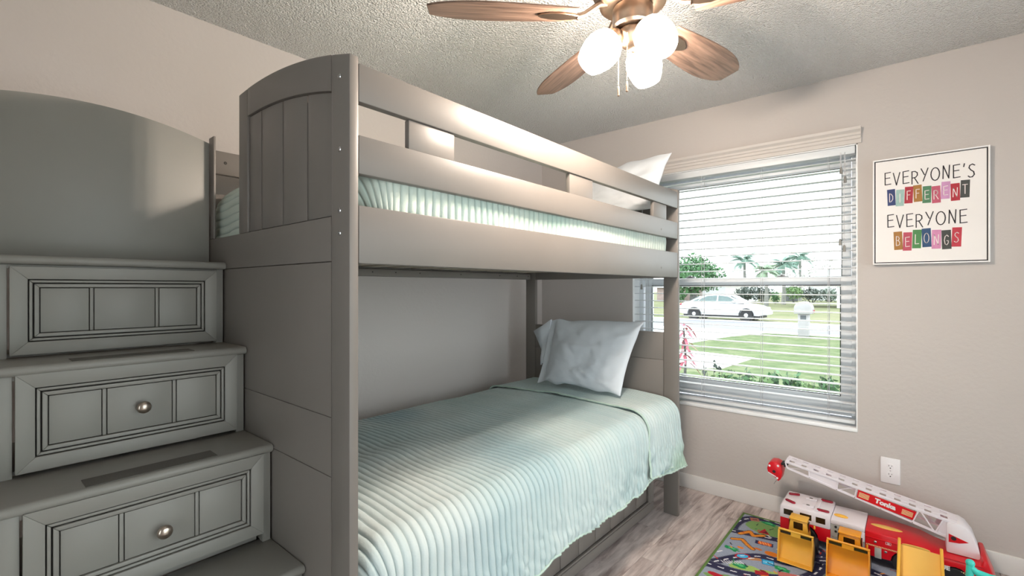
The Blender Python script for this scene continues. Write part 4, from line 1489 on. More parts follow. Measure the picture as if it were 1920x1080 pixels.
FR = frame3((0.075, FYN - 0.0009, 0.094), (1, 0, 0), (0, 0, 1), (0, -1, 0))
text_mesh('lettering', 'RESCUE', 0.024, M_WHITE, FR, ft, bold=0.0012, sx=1.0)
dc = MB()
for q in range(5):
    dc.prism([(0.148 + q * 0.007, 0.087), (0.152 + q * 0.007, 0.087), (0.156 + q * 0.007, 0.096), (0.152 + q * 0.007, 0.096)], 'y', FYN - 0.0008, FYN + 0.001)
dc.build('side_stripe', M_CREAM, ft)
for x, z in ((-0.100, 0.123), (0.220, 0.096)):
    b = MB()
    for (dx, dz, w_, h_) in ((0, 0, 0.020, 0.0014), (0, 0.011, 0.020, 0.0014), (0, 0, 0.0014, 0.0124), (0.0186, 0, 0.0014, 0.0124)):
        b.box(x + dx, x + dx + w_, FYN - 0.0008, FYN + 0.001, z + dz, z + dz + h_)
    pl = b.build('side_plate', M_WHITE, ft)
    text_mesh('lettering', '25', 0.010, M_WHITE, frame3((x + 0.010, FYN - 0.0009, z + 0.0062), (1, 0, 0), (0, 0, 1), (0, -1, 0)), pl, bold=0.0003)
# turret and ladder
tur = MB().prism([(0.108, 0.1335), (0.222, 0.1335), (0.212, 0.175), (0.196, 0.225), (0.172, 0.258), (0.150, 0.270), (0.108, 0.262)], 'y', 2.835, 2.955).build('turret', M_TOYW, ft, bevel=0.006)
MB().prism([(0.116, 0.218), (0.180, 0.198), (0.150, 0.186), (0.116, 0.182)], 'y', 2.8338, 2.8352).build('turret_decal', M_RED, tur)
MB().lathe([(0.009, 0), (0.009, 0.0006)], 14, aim((0.132, 2.8336, 0.202), (0, -1, 0))).build('emblem', M_TYRE, tur)
LY0, LY1 = 2.842, 2.950
pA, pB = (-0.520, 0.386), (0.150, 0.268)          # top line
qA, qB = (-0.512, 0.346), (0.120, 0.190)          # bottom line
lerp = lambda a, b, t: (a[0] + (b[0] - a[0]) * t, a[1] + (b[1] - a[1]) * t)
M_CLEAR = mat('ladder_white', lin(232, 226, 234), 0.35, var=0.03)
lad = MB().prism([pA, pB, (pB[0], pB[1] - 0.012), (pA[0], pA[1] - 0.010)], 'y', LY0, LY0 + 0.014)
lad.prism([pA, pB, (pB[0], pB[1] - 0.012), (pA[0], pA[1] - 0.010)], 'y', LY1 - 0.014, LY1)
# cross plates between the slots
NSL = 13
for q in range(NSL):
    t0, t1 = (q - 0.28) / (NSL - 0.6), (q + 0.28) / (NSL - 0.6)
    t0, t1 = max(0, t0), min(1, t1)
    a, c = lerp(pA, pB, t0), lerp(pA, pB, t1)
    lad.prism([a, c, (c[0], c[1] - 0.008), (a[0], a[1] - 0.008)], 'y', LY0 + 0.014, LY1 - 0.014)
ladder = lad.build('ladder', M_CLEAR, ft, bevel=0.0012, seg=1)
MB().prism([lerp(pA, pB, 0.0), lerp(pA, pB, 1.0), (pB[0], pB[1] - 0.001), (pA[0], pA[1] - 0.001)], 'y', LY0 + 0.036, LY1 - 0.036, M=Matrix.Translation((0, 0, 0.0009))).build('ladder_rung_strip', M_CLEAR, ladder)
for y0 in (LY0, LY1 - 0.010):
    sd = MB()
    sd.prism([qA, qB, (qB[0], qB[1] + 0.010), (qA[0], qA[1] + 0.009)], 'y', y0, y0 + 0.010)
    for t in (0.0, 0.16, 0.345, 0.46, 0.80, 0.925, 0.985):
        a, c = lerp(pA, pB, t), lerp(qA, qB, t)
        sd.prism([(a[0] - 0.003, a[1] - 0.006), (a[0] + 0.003, a[1] - 0.006), (c[0] + 0.003, c[1] + 0.004), (c[0] - 0.003, c[1] + 0.004)], 'y', y0 + 0.001, y0 + 0.009)
    for t0, t1, flip in ((0.01, 0.15, 0), (0.355, 0.455, 0), (0.81, 0.915, 1)):
        a, c = lerp(pA, pB, t1 if not flip else t0), lerp(qA, qB, t0 if not flip else t1)
        sd.prism([(a[0] - 0.004, a[1] - 0.006), (a[0] + 0.002, a[1] - 0.006), (c[0] + 0.004, c[1] + 0.006), (c[0] - 0.002, c[1] + 0.006)], 'y', y0 + 0.002, y0 + 0.008)
    # thin solid infill panels
    for t0, t1 in ((0.165, 0.34), (0.93, 0.985)):
        a, b_, c, d = lerp(pA, pB, t0), lerp(pA, pB, t1), lerp(qA, qB, t1), lerp(qA, qB, t0)
        sd.prism([a, b_, c, d], 'y', y0 + 0.004, y0 + 0.006)
    sd.build('ladder_side', M_CLEAR, ladder, bevel=0.0008, seg=1)
ux, uz = (pB[0] - pA[0]), (pB[1] - pA[1])
la, lb, lc, ld = lerp(pA, pB, 0.47), lerp(pA, pB, 0.795), lerp(qA, qB, 0.795), lerp(qA, qB, 0.47)
ins = lambda p, q, t: (p[0] + (q[0] - p[0]) * t, p[1] + (q[1] - p[1]) * t)
lbl = MB().prism([ins(la, ld, 0.20), ins(lb, lc, 0.22), ins(lb, lc, 0.80), ins(la, ld, 0.86)], 'y', LY0 - 0.0015, LY0 + 0.003).build('ladder_label', M_RED, ladder, bevel=0.0005, seg=1)
mid = ((la[0] + lb[0] + lc[0] + ld[0]) / 4, (la[1] + lb[1] + lc[1] + ld[1]) / 4)
axd = Vector((lb[0] - la[0], 0, (lb[1] + lc[1] - la[1] - ld[1]) / 2)).normalized()
upd = Vector((-axd.z, 0, axd.x))
FRL = frame3((mid[0], LY0 - 0.0021, mid[1]), axd, upd, (0, -1, 0))
text_mesh('lettering', 'Tonka', 0.029, M_WHITE, FRL, lbl, bold=0.0016, sx=1.05)
for s_ in (-1, 1):
    b = MB()
    for q in range(4):
        c0 = Vector((mid[0], LY0 - 0.0021, mid[1])) + axd * (s_ * 0.082) + upd * (-0.010 + q * 0.0062)
        T = frame3(c0, axd, upd, (0, -1, 0))
        b.box(-0.020, 0.020, -0.0017, 0.0017, -0.0003, 0.0003, M=T)
    b.build('label_stripe', M_CREAM, lbl)
for t in (0.16, 0.345, 0.46, 0.62, 0.80):
    c = lerp(qA, qB, t)
    MB().ball((c[0], LY0 - 0.0008, c[1] + 0.004), 0.0022, 0.001, 0.0022, n=8, m=4).build('rivet', M_STEEL, ladder)
# rescue bucket at the ladder tip
bp_ = [(-0.606, 0.302), (-0.610, 0.322), (-0.602, 0.352), (-0.590, 0.362), (-0.566, 0.364), (-0.542, 0.352), (-0.536, 0.318), (-0.544, 0.276), (-0.556, 0.262), (-0.566, 0.276)]
bk = MB().prism(bp_, 'y', 2.855, 2.937).build('rescue_bucket', M_RED, ft, bevel=0.005)
MB().lathe([(0.008, 0), (0.008, 0.0008)], 12, aim((-0.575, 2.8545, 0.312), (0, -1, 0))).build('emblem', M_TYRE, bk)
for (x, z) in ((-0.597, 0.338), (-0.556, 0.346), (-0.560, 0.280)):
    MB().ball((x, 2.8548, z), 0.0055, 0.0012, 0.006, n=10, m=5).build('bucket_lamp', M_TOYW, bk)
MB().prism([(-0.604, 0.300), (-0.566, 0.284), (-0.565, 0.288), (-0.603, 0.304)], 'y', 2.8535, 2.856).build('bucket_stripe', M_TOYW, bk)
MB().tube([(-0.560, 2.896, 0.268), (-0.575, 2.880, 0.248), (-0.580, 2.872, 0.238)], 0.0016, 6).build('water_nozzle', M_STEEL, bk)
b = MB()
b.box(-0.545, -0.514, 2.868, 2.924, 0.352, 0.360)
b.box(-0.530, -0.522, 2.862, 2.930, 0.346, 0.366)
b.build('bucket_hinge', M_TYRE, bk, bevel=0.001)

# ---------------------------------------------------------------- yellow wheel loaders


def loader(nm, label, X0, X1, YFR, zb_, ht, cabh, grp, m=M_YEL):
    w = X1 - X0
    xc = (X0 + X1) / 2
    o = thing(nm, label, 'toy loader', (xc, YFR + 0.09, RZ), grp)
    # scoop: curved plate seen from the open front with side cheeks
    prof = []
    for t in np.linspace(0, 1, 9):
        prof.append((YFR + 0.030 * math.sin(PI * t * 0.92) + 0.006 * (1 - t), zb_ + t * ht))
    outer = [(y + 0.004, z) for y, z in prof]
    sc_ = MB()
    sc_.strip(prof, outer, 'x', X0 + 0.003, X1 - 0.003)
    lipb = [(YFR - 0.030, zb_ + 0.001), (YFR + 0.010, zb_ - 0.002), (YFR + 0.010, zb_ + 0.003), (YFR - 0.030, zb_ + 0.004)]
    sc_.prism(lipb, 'x', X0, X1)
    bucket = sc_.build('bucket', m, o, bevel=0.0008, seg=1)
    for xa in (X0, X1 - 0.0045):
        ck = [(YFR - 0.028, zb_), (YFR + 0.012, zb_)] + [(y + 0.003, z) for y, z in prof[1:]] + [(YFR - 0.004, zb_ + ht)]
        MB().prism(ck, 'x', xa, xa + 0.0045).build('cheek', m, bucket, bevel=0.001, seg=1)
    # top rim with see-through slots
    rim = MB()
    yt = prof[-1][0]
    rim.box(X0, X1, yt - 0.004, yt + 0.007, zb_ + ht, zb_ + ht + 0.006)
    rim.box(X0, X0 + 0.008, yt - 0.002, yt + 0.005, zb_ + ht - 0.020, zb_ + ht)
    rim.box(X1 - 0.008, X1, yt - 0.002, yt + 0.005, zb_ + ht - 0.020, zb_ + ht)
    rim.box(xc - w * 0.14, xc + w * 0.14, yt - 0.002, yt + 0.005, zb_ + ht - 0.020, zb_ + ht)
    rim.build('rim', m, bucket, bevel=0.0012, seg=1)
    MB().box(X0 + 0.008, xc - w * 0.14, yt - 0.0012, yt + 0.0, zb_ + ht - 0.015, zb_ + ht - 0.003).build('slot', M_TINT, bucket)
    MB().box(xc + w * 0.14, X1 - 0.008, yt - 0.0012, yt + 0.0, zb_ + ht - 0.015, zb_ + ht - 0.003).build('slot', M_TINT, bucket)
    # lift arms
    for xa in (X0 + w * 0.20, X1 - w * 0.20 - 0.008):
        MB().prism([(YFR + 0.030, zb_ + 0.035), (YFR + 0.030, zb_ + 0.055), (YFR + 0.105, 0.115), (YFR + 0.112, 0.098)], 'x', xa, xa + 0.008).build('lift_arm', m, o, bevel=0.001, seg=1)
    # body, cab and wheels
    MB().box(xc - w * 0.25, xc + w * 0.25, YFR + 0.075, YFR + 0.185, RZ + 0.034, RZ + 0.095).build('body', m, o, bevel=0.004)
    MB().prism([(YFR + 0.140, RZ + 0.0955), (YFR + 0.205, RZ + 0.0955), (YFR + 0.205, RZ + 0.120), (YFR + 0.140, RZ + 0.128)], 'x', xc - w * 0.2, xc + w * 0.2).build('engine_cover', m, o, bevel=0.003)
    cx0, cx1 = xc - w * 0.29, xc + w * 0.27
    cy0, cy1 = YFR + 0.082, YFR + 0.138
    cz0 = RZ + 0.0955
    cab_ = MB()
    cab_.prism([(cx0 - 0.004, cz0), (cx1 + 0.004, cz0), (cx1 - 0.006, cabh - 0.008), (cx0 + 0.006, cabh - 0.008)], 'y', cy0, cy1)
    cb = cab_.build('cab', m, o, bevel=0.003)
    MB().box(cx0 + 0.002, cx1 - 0.002, cy0 - 0.006, cy1 + 0.004, cabh - 0.0078, cabh).build('cab_roof', m, cb, bevel=0.003)
    hh = cabh - cz0
    MB().box(cx0 + w * 0.14, cx1 - w * 0.15, cy0 - 0.0010, cy0 + 0.001, cz0 + hh * 0.42, cz0 + hh * 0.80).build('windscreen', M_TINT, cb)
    for xs_ in (cx0 + 0.001, cx1 - 0.0012):
        MB().box(xs_ - 0.0022, xs_ + 0.0025, cy0 + 0.012, cy1 - 0.012, cz0 + hh * 0.34, cz0 + hh * 0.78).build('side_window', M_TINT, cb)
    MB().lathe([(0.004, 0), (0.004, 0.012), (0.0028, 0.015)], 10, Matrix.Translation((cx1 + 0.016, cy1 + 0.02, RZ + 0.122))).build('exhaust', m, o)
    for s_ in (-1, 1):
        for yy in (YFR + 0.085, YFR + 0.178):
            xw = xc + s_ * w * 0.38
            ww = MB().lathe([(0.014, -0.012), (0.033, -0.012), (0.036, -0.008), (0.036, 0.008), (0.033, 0.012), (0.014, 0.012)], 20,
                            aim((xw, yy, RZ + 0.036), (1, 0, 0))).build('wheel', M_TYRE, o, sharp=40)
            MB().lathe([(0.0138, -0.011), (0.0138, 0.011)], 14, aim((xw, yy, RZ + 0.036), (1, 0, 0))).build('hub', m, ww)
    return o


loader('toy_wheel_loader', 'yellow toy loader with its bucket up against the fire truck cab', -0.495, -0.352, 2.545, RZ + 0.004, 0.138, 0.188, 'yellow toy loaders on the rug')
loader('toy_wheel_loader', 'yellow toy loader with its bucket in front of the grey pump panel', -0.296, -0.142, 2.500, RZ + 0.030, 0.148, 0.204, 'yellow toy loaders on the rug', M_ORG)

# ---------------------------------------------------------------- yellow dump truck (faces the room, bed behind)
dt = thing('toy_dump_truck', 'orange-yellow toy dump truck in front of the red truck body', 'toy truck', (0.02, 2.40, RZ))
DX0, DX1 = -0.052, 0.088
dxc = (DX0 + DX1) / 2
floor_ = [(2.335, 0.150), (2.545, 0.230), (2.545, 0.236), (2.335, 0.156)]
bedp = MB().prism(floor_, 'x', DX0 + 0.006, DX1 - 0.006).build('dump_bed', M_PALEYEL, dt, bevel=0.001, seg=1)
for xa in (DX0, DX1 - 0.010):
    MB().prism([(2.325, 0.148), (2.555, 0.232), (2.562, 0.252), (2.545, 0.262), (2.330, 0.190)], 'x', xa, xa + 0.010).build('bed_side', M_YEL, bedp, bevel=0.003)
MB().prism([(2.322, 0.150), (2.336, 0.150), (2.336, 0.192), (2.270, 0.198), (2.270, 0.190), (2.322, 0.184)], 'x', DX0, DX1).build('bed_canopy', M_YEL, bedp, bevel=0.002)
MB().box(dxc - 0.045, dxc + 0.045, 2.260, 2.330, RZ + 0.040, RZ + 0.130).build('cab', M_ORG, dt, bevel=0.005)
MB().box(dxc - 0.016, dxc + 0.034, 2.2588, 2.2602, RZ + 0.088, RZ + 0.118).build('windscreen', M_TINT, dt)
gr_ = MB()
for q in range(5):
    gr_.box(dxc - 0.030, dxc + 0.030, 2.2585, 2.2602, RZ + 0.048 + q * 0.007, RZ + 0.051 + q * 0.007)
gr_.build('grille', M_TINT, dt)
MB().box(dxc - 0.040, dxc + 0.040, 2.330, 2.540, RZ + 0.032, RZ + 0.060).build('chassis', M_TYRE, dt, bevel=0.002)
MB().box(dxc - 0.030, dxc + 0.030, 2.350, 2.500, RZ + 0.0605, RZ + 0.138).build('bed_support', M_ORG, dt, bevel=0.003)
MB().box(dxc - 0.052, dxc + 0.052, 2.246, 2.2585, RZ + 0.028, RZ + 0.044).build('bumper', M_ORG, dt, bevel=0.002)
for s_ in (-1, 1):
    for yy in (2.30, 2.46):
        xw = dxc + s_ * 0.060
        ww = MB().lathe([(0.014, -0.014), (0.034, -0.014), (0.037, -0.009), (0.037, 0.009), (0.034, 0.014), (0.014, 0.014)], 20, aim((xw, yy, RZ + 0.037), (1, 0, 0))).build('wheel', M_TYRE, dt, sharp=40)
        MB().lathe([(0.0138, -0.013), (0.0138, 0.013)], 14, aim((xw, yy, RZ + 0.037), (1, 0, 0))).build('hub', M_ORG, ww)

# ---------------------------------------------------------------- teal toy cart
tc_ = thing('toy_cart', 'teal plastic toy cart with a rounded push handle beside the fire truck', 'toy cart', (0.23, 2.42, RZ))
MB().box(0.150, 0.330, 2.36, 2.50, RZ + 0.040, RZ + 0.130).build('tub', M_TEAL, tc_, bevel=0.012, seg=3)
for x in (0.158, 0.312):
    MB().tube([(x, 2.40, RZ + 0.125), (x - 0.004, 2.40, RZ + 0.215), (x - 0.002, 2.40, 0.292)], [0.013, 0.012, 0.011], 12).build('handle_post', M_TEAL, tc_)
    MB().ball((x - 0.002, 2.40, 0.296), 0.0135, n=14, m=8).build('handle_knob', M_TEAL, tc_)
MB().tube([(0.158, 2.40, 0.280), (0.172, 2.40, 0.268), (0.205, 2.40, 0.263), (0.275, 2.40, 0.263), (0.298, 2.40, 0.268), (0.310, 2.40, 0.278)], 0.0115, 12).build('handle_bar', M_TEAL, tc_)
for x in (0.160, 0.320):
    for y in (2.385, 2.475):
        MB().lathe([(0.008, -0.008), (0.030, -0.008), (0.032, 0), (0.030, 0.008), (0.008, 0.008)], 18, aim((x + (0.018 if x > 0.2 else -0.018), y, RZ + 0.032), (1, 0, 0))).build('wheel', M_TOYW, tc_)

# ---------------------------------------------------------------- outside: ground, street, drive
GZ = -0.55


def mat_grass(name, c1, c2, c3, scale=1.6):
    m, nt, b = _bsdf(name)
    N, L = nt.nodes, nt.links
    tc = N.new('ShaderNodeTexCoord')
    n1 = N.new('ShaderNodeTexNoise')
    n1.inputs['Scale'].default_value = scale
    n1.inputs['Detail'].default_value = 8
    n1.inputs['Roughness'].default_value = 0.75
    L.new(tc.outputs['Object'], n1.inputs['Vector'])
    r = N.new('ShaderNodeValToRGB')
    r.color_ramp.elements[0].position = 0.36
    r.color_ramp.elements[0].color = (*c1, 1)
    r.color_ramp.elements[1].position = 0.66
    r.color_ramp.elements[1].color = (*c3, 1)
    k = r.color_ramp.elements.new(0.5)
    k.color = (*c2, 1)
    L.new(n1.outputs['Fac'], r.inputs['Fac'])
    L.new(r.outputs['Color'], b.inputs['Base Color'])
    b.inputs['Roughness'].default_value = 0.95
    b.inputs['Specular IOR Level'].default_value = 0.1
    return m


M_LAWN = mat_grass('lawn_grass', (0.081, 0.118, 0.053), (0.127, 0.167, 0.078), (0.205, 0.217, 0.130), 2.2)
M_LAWN2 = mat_grass('far_lawn', (0.112, 0.155, 0.062), (0.192, 0.198, 0.112), (0.254, 0.236, 0.155), 0.35)
M_CONC = mat('concrete', (0.780, 0.765, 0.750), 0.9, var=0.08, vscale=2)
M_ROAD = mat('asphalt', (0.225, 0.225, 0.246), 0.9, var=0.08, vscale=1.5)
M_HOUSEW = mat('white_stucco', (0.704, 0.720, 0.752), 0.9, var=0.04)
M_ROOF = mat('pale_roof', (0.480, 0.480, 0.495), 0.9, var=0.06)
M_BRICK = mat('faded_brick', (0.338, 0.260, 0.247), 0.9, var=0.15, vscale=3)
M_BARK = mat('bark', (0.132, 0.132, 0.132), 0.95, var=0.3, vscale=8)
M_BARKP = mat('palm_bark', (0.252, 0.252, 0.240), 0.95, var=0.25, vscale=6)
M_LEAF = mat('leaf_green', (0.078, 0.186, 0.078), 0.7, var=0.5, vscale=9)
M_LEAF2 = mat('leaf_grey_green', (0.126, 0.174, 0.134), 0.7, var=0.5, vscale=5)
M_HAZE = mat('bare_twigs', (0.390, 0.405, 0.375), 0.9, var=0.3, vscale=3)
M_LEAFB = mat('leaf_bright', (0.154, 0.266, 0.098), 0.6, var=0.5, vscale=30)
M_LEAFD = mat('leaf_dark', (0.072, 0.096, 0.082), 0.7, var=0.5, vscale=5)
M_PALM = mat('palm_frond', (0.120, 0.225, 0.174), 0.6, var=0.4, vscale=4)
M_PALM2 = mat('palm_frond_pale', (0.225, 0.315, 0.210), 0.6, var=0.4, vscale=4)
M_TI = mat('ti_leaf', (0.476, 0.126, 0.174), 0.5, var=0.5, vscale=9)
M_CAR = mat('car_white', (0.56, 0.575, 0.60), 0.25, var=0.02, coat=0.5)
M_CARGL = mat('car_glass', (0.120, 0.170, 0.170), 0.12, var=0.1)
M_FENCE = mat('grey_fence', (0.099, 0.110, 0.128), 0.8, var=0.1)

MB().box(-140, 90, YO + 0.001, 24.6, GZ - 0.3, GZ).build('lawn', M_LAWN, kind='structure')
MB().box(-140, 90, 24.6, 220, GZ - 0.3, GZ + 0.0).build('far_lawn', M_LAWN2, kind='structure')
MB().box(-140, 90, 22.0, 27.6, GZ + 0.001, GZ + 0.015).build('road', M_ROAD, kind='structure')
MB().box(-140, 90, 27.6, 28.15, GZ + 0.001, GZ + 0.05).build('curb', M_CONC, kind='structure')
MB().box(-140, 90, 21.45, 22.0, GZ + 0.001, GZ + 0.03).build('curb', M_CONC, kind='structure')
MB().prism([(-5.75, 15.6), (-5.35, 19.0), (-4.6, 21.45), (-14, 21.45), (-14, 15.6)], 'z', GZ + 0.001, GZ + 0.02).build('driveway', M_CONC, kind='structure')
MB().prism([(-9, 14.3), (-5.0, 13.95), (-3.2, 13.6), (-3.35, 11.4), (-4.6, 10.6), (-9, 11.2)], 'z', GZ + 0.001, GZ + 0.02).build('path', M_CONC, kind='structure')

# ---------------------------------------------------------------- car
car = thing('car', 'white sedan parked along the far side of the street', 'car', (-8.2, 28.9, GZ))
CT = Matrix.Translation((-8.42, 28.95, GZ + 0.02))
CW = 0.88


def section_loft(rows, m, name, parent):
    """rows of (x, [(y,z)...]) half-sections mirrored in y"""
    P = []
    for x, sec in rows:
        full = [(x, -y, z) for y, z in sec] + [(x, y, z) for y, z in sec[::-1]]
        P.append([CT @ Vector(p) for p in full])
    b = MB()
    b.grid(np.array([[tuple(p) for p in r] for r in P]), closed_u=True)
    b._face([b.bm.verts[i] for i in []]) if False else None
    b.bm.verts.ensure_lookup_table()
    n = len(P[0])
    b._face([b.bm.verts[i] for i in range(n)])
    b._face([b.bm.verts[(len(P) - 1) * n + i] for i in range(n)])
    return b.build(name, m, parent, sharp=50)


top = [(-2.36, 0.62), (-2.30, 0.90), (-2.05, 1.02), (-1.6, 1.06), (-1.0, 1.03), (0.0, 1.00), (0.9, 1.00), (1.5, 0.94), (2.0, 0.84), (2.28, 0.70), (2.38, 0.55)]
rows = []
for x, zt_ in top:
    zb_ = 0.30 if -2.2 < x < 2.2 else 0.36
    w = CW * (1 - 0.10 * (abs(x) / 2.38) ** 4)
    rows.append((x, [(w * 0.92, zb_), (w, zb_ + (zt_ - zb_) * 0.25), (w, zb_ + (zt_ - zb_) * 0.65), (w * 0.93, zt_ - 0.04), (w * 0.70, zt_)]))
body_ = section_loft(rows, M_CAR, 'body', car)
roof = [(-1.75, 1.04, 0.80), (-1.25, 1.32, 0.66), (-0.75, 1.44, 0.60), (-0.1, 1.47, 0.59), (0.45, 1.40, 0.62), (1.0, 1.16, 0.72), (1.25, 1.0, 0.80)]
rows = [(x, [(0.82, 0.98), (0.80 * 0.5 + w * 0.5, (zt_ + 0.98) / 2), (w, zt_ - 0.03 if zt_ > 1.05 else zt_), (w * 0.7, zt_)]) for x, zt_, w in roof]
section_loft(rows, M_CAR, 'cabin', car)
for sgn in (-1, 1):
    def sidewin(pts, nm):
        b = MB()
        f = lambda x, z: CT @ Vector((x, sgn * (0.832 - (z - 0.98) * 0.40), z))
        o_ = Vector((0, sgn * 0.012, 0.004))
        A = [f(*p) for p in pts]
        V = [b.bm.verts.new(p - o_ * 2) for p in A]
        W = [b.bm.verts.new(p + o_) for p in A]
        b._face(V)
        b._face(W[::-1])
        for k in range(len(A)):
            b._face([V[k], V[(k + 1) % len(A)], W[(k + 1) % len(A)], W[k]])
        b.build(nm, M_CARGL, car)
    sidewin([(-0.10, 1.05), (0.95, 1.05), (0.42, 1.34), (-0.10, 1.40)], 'side_window')
    sidewin([(-1.20, 1.07), (-0.20, 1.05), (-0.20, 1.40), (-0.72, 1.36), (-1.05, 1.22)], 'side_window')
    sidewin([(-1.52, 1.10), (-1.28, 1.08), (-1.16, 1.20)], 'side_window')
    b = MB()
    b.ball(CT @ Vector((0.78, sgn * 0.93, 1.06)), 0.12, 0.07, 0.08, n=10, m=6)
    b.build('mirror', M_CAR, car)
    b = MB()
    b.box(-1.0, 1.02, sgn * 0.875 - 0.012, sgn * 0.875 + 0.012, 0.40, 0.46, M=CT)
    b.build('sill_trim', M_TOYGREY, car, bevel=0.01)
    for wx in (-1.42, 1.40):
        wy = sgn * 0.80
        W_o = MB().lathe([(0.20, -0.11), (0.31, -0.11), (0.335, -0.07), (0.335, 0.07), (0.31, 0.11), (0.20, 0.11)], 26, aim(CT @ Vector((wx, wy, 0.335)), (0, sgn, 0))).build('wheel', M_TYRE, car, sharp=40)
        rb = MB().lathe([(0.205, 0.075), (0.19, 0.10), (0.07, 0.115), (0.02, 0.117)], 24, aim(CT @ Vector((wx, wy, 0.335)), (0, sgn, 0)))
        rb.build('rim', M_CAR, W_o)
        sp = MB()
        for q in range(7):
            T = aim(CT @ Vector((wx, wy, 0.335)), (0, sgn, 0)) @ Matrix.Rotation(2 * PI * q / 7, 4, 'Z')
            sp.box(0.10, 0.165, -0.022, 0.022, 0.100, 0.116, M=T)
        sp.build('rim_hole', M_TYRE, W_o)
        # black ring stands in for the shade inside the wheel opening
        ar = MB()
        rr = [(0.36, 0.40)]
        T = aim(CT @ Vector((wx, sgn * 0.868, 0.335)), (0, sgn, 0))
        ar.lathe([(0.345, 0.0), (0.385, 0.0), (0.385, 0.018), (0.345, 0.018)], 26, T, cap0=False, cap1=False)
        ar.build('arch_shadow', M_TYRE, car)
    b = MB()
    b.ball(CT @ Vector((2.14, sgn * 0.66, 0.70)), 0.16, 0.13, 0.075, n=12, m=6)
    b.build('headlight', M_STEEL, car)
    b = MB()
    b.ball(CT @ Vector((-2.24, sgn * 0.66, 0.86)), 0.10, 0.16, 0.08, n=12, m=6)
    b.build('tail_light', M_DRED, car)
b = MB()
b.box(-2.1, 2.1, -0.7, 0.7, 0.18, 0.31, M=CT)
b.build('underbody', M_TYRE, car)
FRC = CT
ws = MB()
ws.prism([(0.50, 1.395), (1.20, 1.02), (1.22, 1.04), (0.52, 1.415)], 'y', -0.60, 0.60, M=CT)
ws.build('windscreen', M_CARGL, car)
rw = MB()
rw.prism([(-1.70, 1.07), (-1.27, 1.325), (-1.29, 1.345), (-1.72, 1.09)], 'y', -0.58, 0.58, M=CT)
rw.build('rear_window', M_CARGL, car)

# ---------------------------------------------------------------- mailbox
mb_ = thing('mailbox', 'white post mailbox at the street edge of the lawn', 'mailbox', (-3.24, 21.2, GZ))
MX, MY = -3.24, 21.2
M_POST = mat('mailbox_stucco', (0.40, 0.385, 0.405), 0.9, var=0.06)
MB().box(MX - 0.18, MX + 0.18, MY - 0.18, MY + 0.18, GZ, GZ + 0.86).build('post', M_POST, mb_, bevel=0.02)
tp = [(MX - 0.29, GZ + 0.86), (MX + 0.29, GZ + 0.86), (MX + 0.29, GZ + 1.08)] + [(MX + 0.29 * math.cos(t), GZ + 1.08 + 0.25 * math.sin(t)) for t in np.linspace(0.1, PI - 0.1, 9)] + [(MX - 0.29, GZ + 1.08)]
MB().prism(tp, 'y', MY - 0.30, MY + 0.30).build('box', M_POST, mb_, bevel=0.02)
MB().box(MX - 0.09, MX + 0.10, MY - 0.195, MY - 0.175, GZ + 0.62, GZ + 0.80).build('paper_slot', M_FENCE, mb_)
MB().box(MX + 0.32, MX + 0.36, MY - 0.10, MY + 0.02, GZ + 0.90, GZ + 1.02).build('flag', M_DRED, mb_)

# ---------------------------------------------------------------- plants
def leaf_cloud(n, c, rx, ry, rz, size, seed, shell=0.6, aspect=0.55):
    r = np.random.default_rng(seed)
    d = r.normal(size=(n, 3))
    d /= np.linalg.norm(d, axis=1, keepdims=True)
    rad = shell + (1 - shell) * r.uniform(0, 1, n)
    lump = 1 + 0.22 * vnoise(d[:, 0] * 2.6 + seed, d[:, 2] * 2.6 + d[:, 1], seed)
    ctr = d * (rad * lump)[:, None] * np.array([rx, ry, rz]) + np.array(c)
    a = r.normal(size=(n, 3))
    a /= np.linalg.norm(a, axis=1, keepdims=True)
    bdir = np.cross(a, d + 0.3 * r.normal(size=(n, 3)))
    bdir /= np.maximum(np.linalg.norm(bdir, axis=1, keepdims=True), 1e-6)
    s = size * r.uniform(0.6, 1.25, n)[:, None]
    V = np.stack([ctr - a * s, ctr + bdir * s * aspect, ctr + a * s, ctr - bdir * s * aspect], 1).reshape(-1, 3)
    F = np.arange(4 * n).reshape(-1, 4)
    return V, F


def quads(name, V, F, m, parent=None, kind=None):
    me = bpy.data.meshes.new(name)
    me.vertices.add(len(V))
    me.vertices.foreach_set('co', V.reshape(-1).astype(np.float32))
    me.loops.add(F.size)
    me.loops.foreach_set('vertex_index', F.reshape(-1).astype(np.int32))
    me.polygons.add(len(F))
    me.polygons.foreach_set('loop_start', np.arange(0, F.size, 4, dtype=np.int32))
    me.update(calc_edges=True)
    me.materials.append(m)
    return link_mesh(name, me, parent, None, None, kind)


def tree(name, label, cat, x, y, zc, rx, rz, m, n, leaf, seed, trunk_r=0.25, grp=None, bark=None, trunk_top=None):
    t = thing(name, label, cat, (x, y, GZ), grp)
    V, F = leaf_cloud(n, (x, y, zc), rx, rx, rz, leaf, seed, 0.45)
    quads('crown', V, F, m, t, 'stuff')
    ztop = zc if trunk_top is None else trunk_top
    b = MB()
    b.tube([(x, y, GZ), (x + 0.1 * trunk_r, y, (GZ + ztop) / 2), (x - 0.2 * trunk_r, y, ztop)], [trunk_r * 1.2, trunk_r * 0.9, trunk_r * 0.5], 8)
    for q in range(4):
        a = q * 1.7 + seed
        b.tube([(x, y, GZ + (ztop - GZ) * 0.55), (x + rx * 0.5 * math.cos(a), y + rx * 0.5 * math.sin(a), zc + rz * 0.1)], [trunk_r * 0.5, trunk_r * 0.15], 6)
    b.build('trunk', bark or M_BARK, t)
    return t


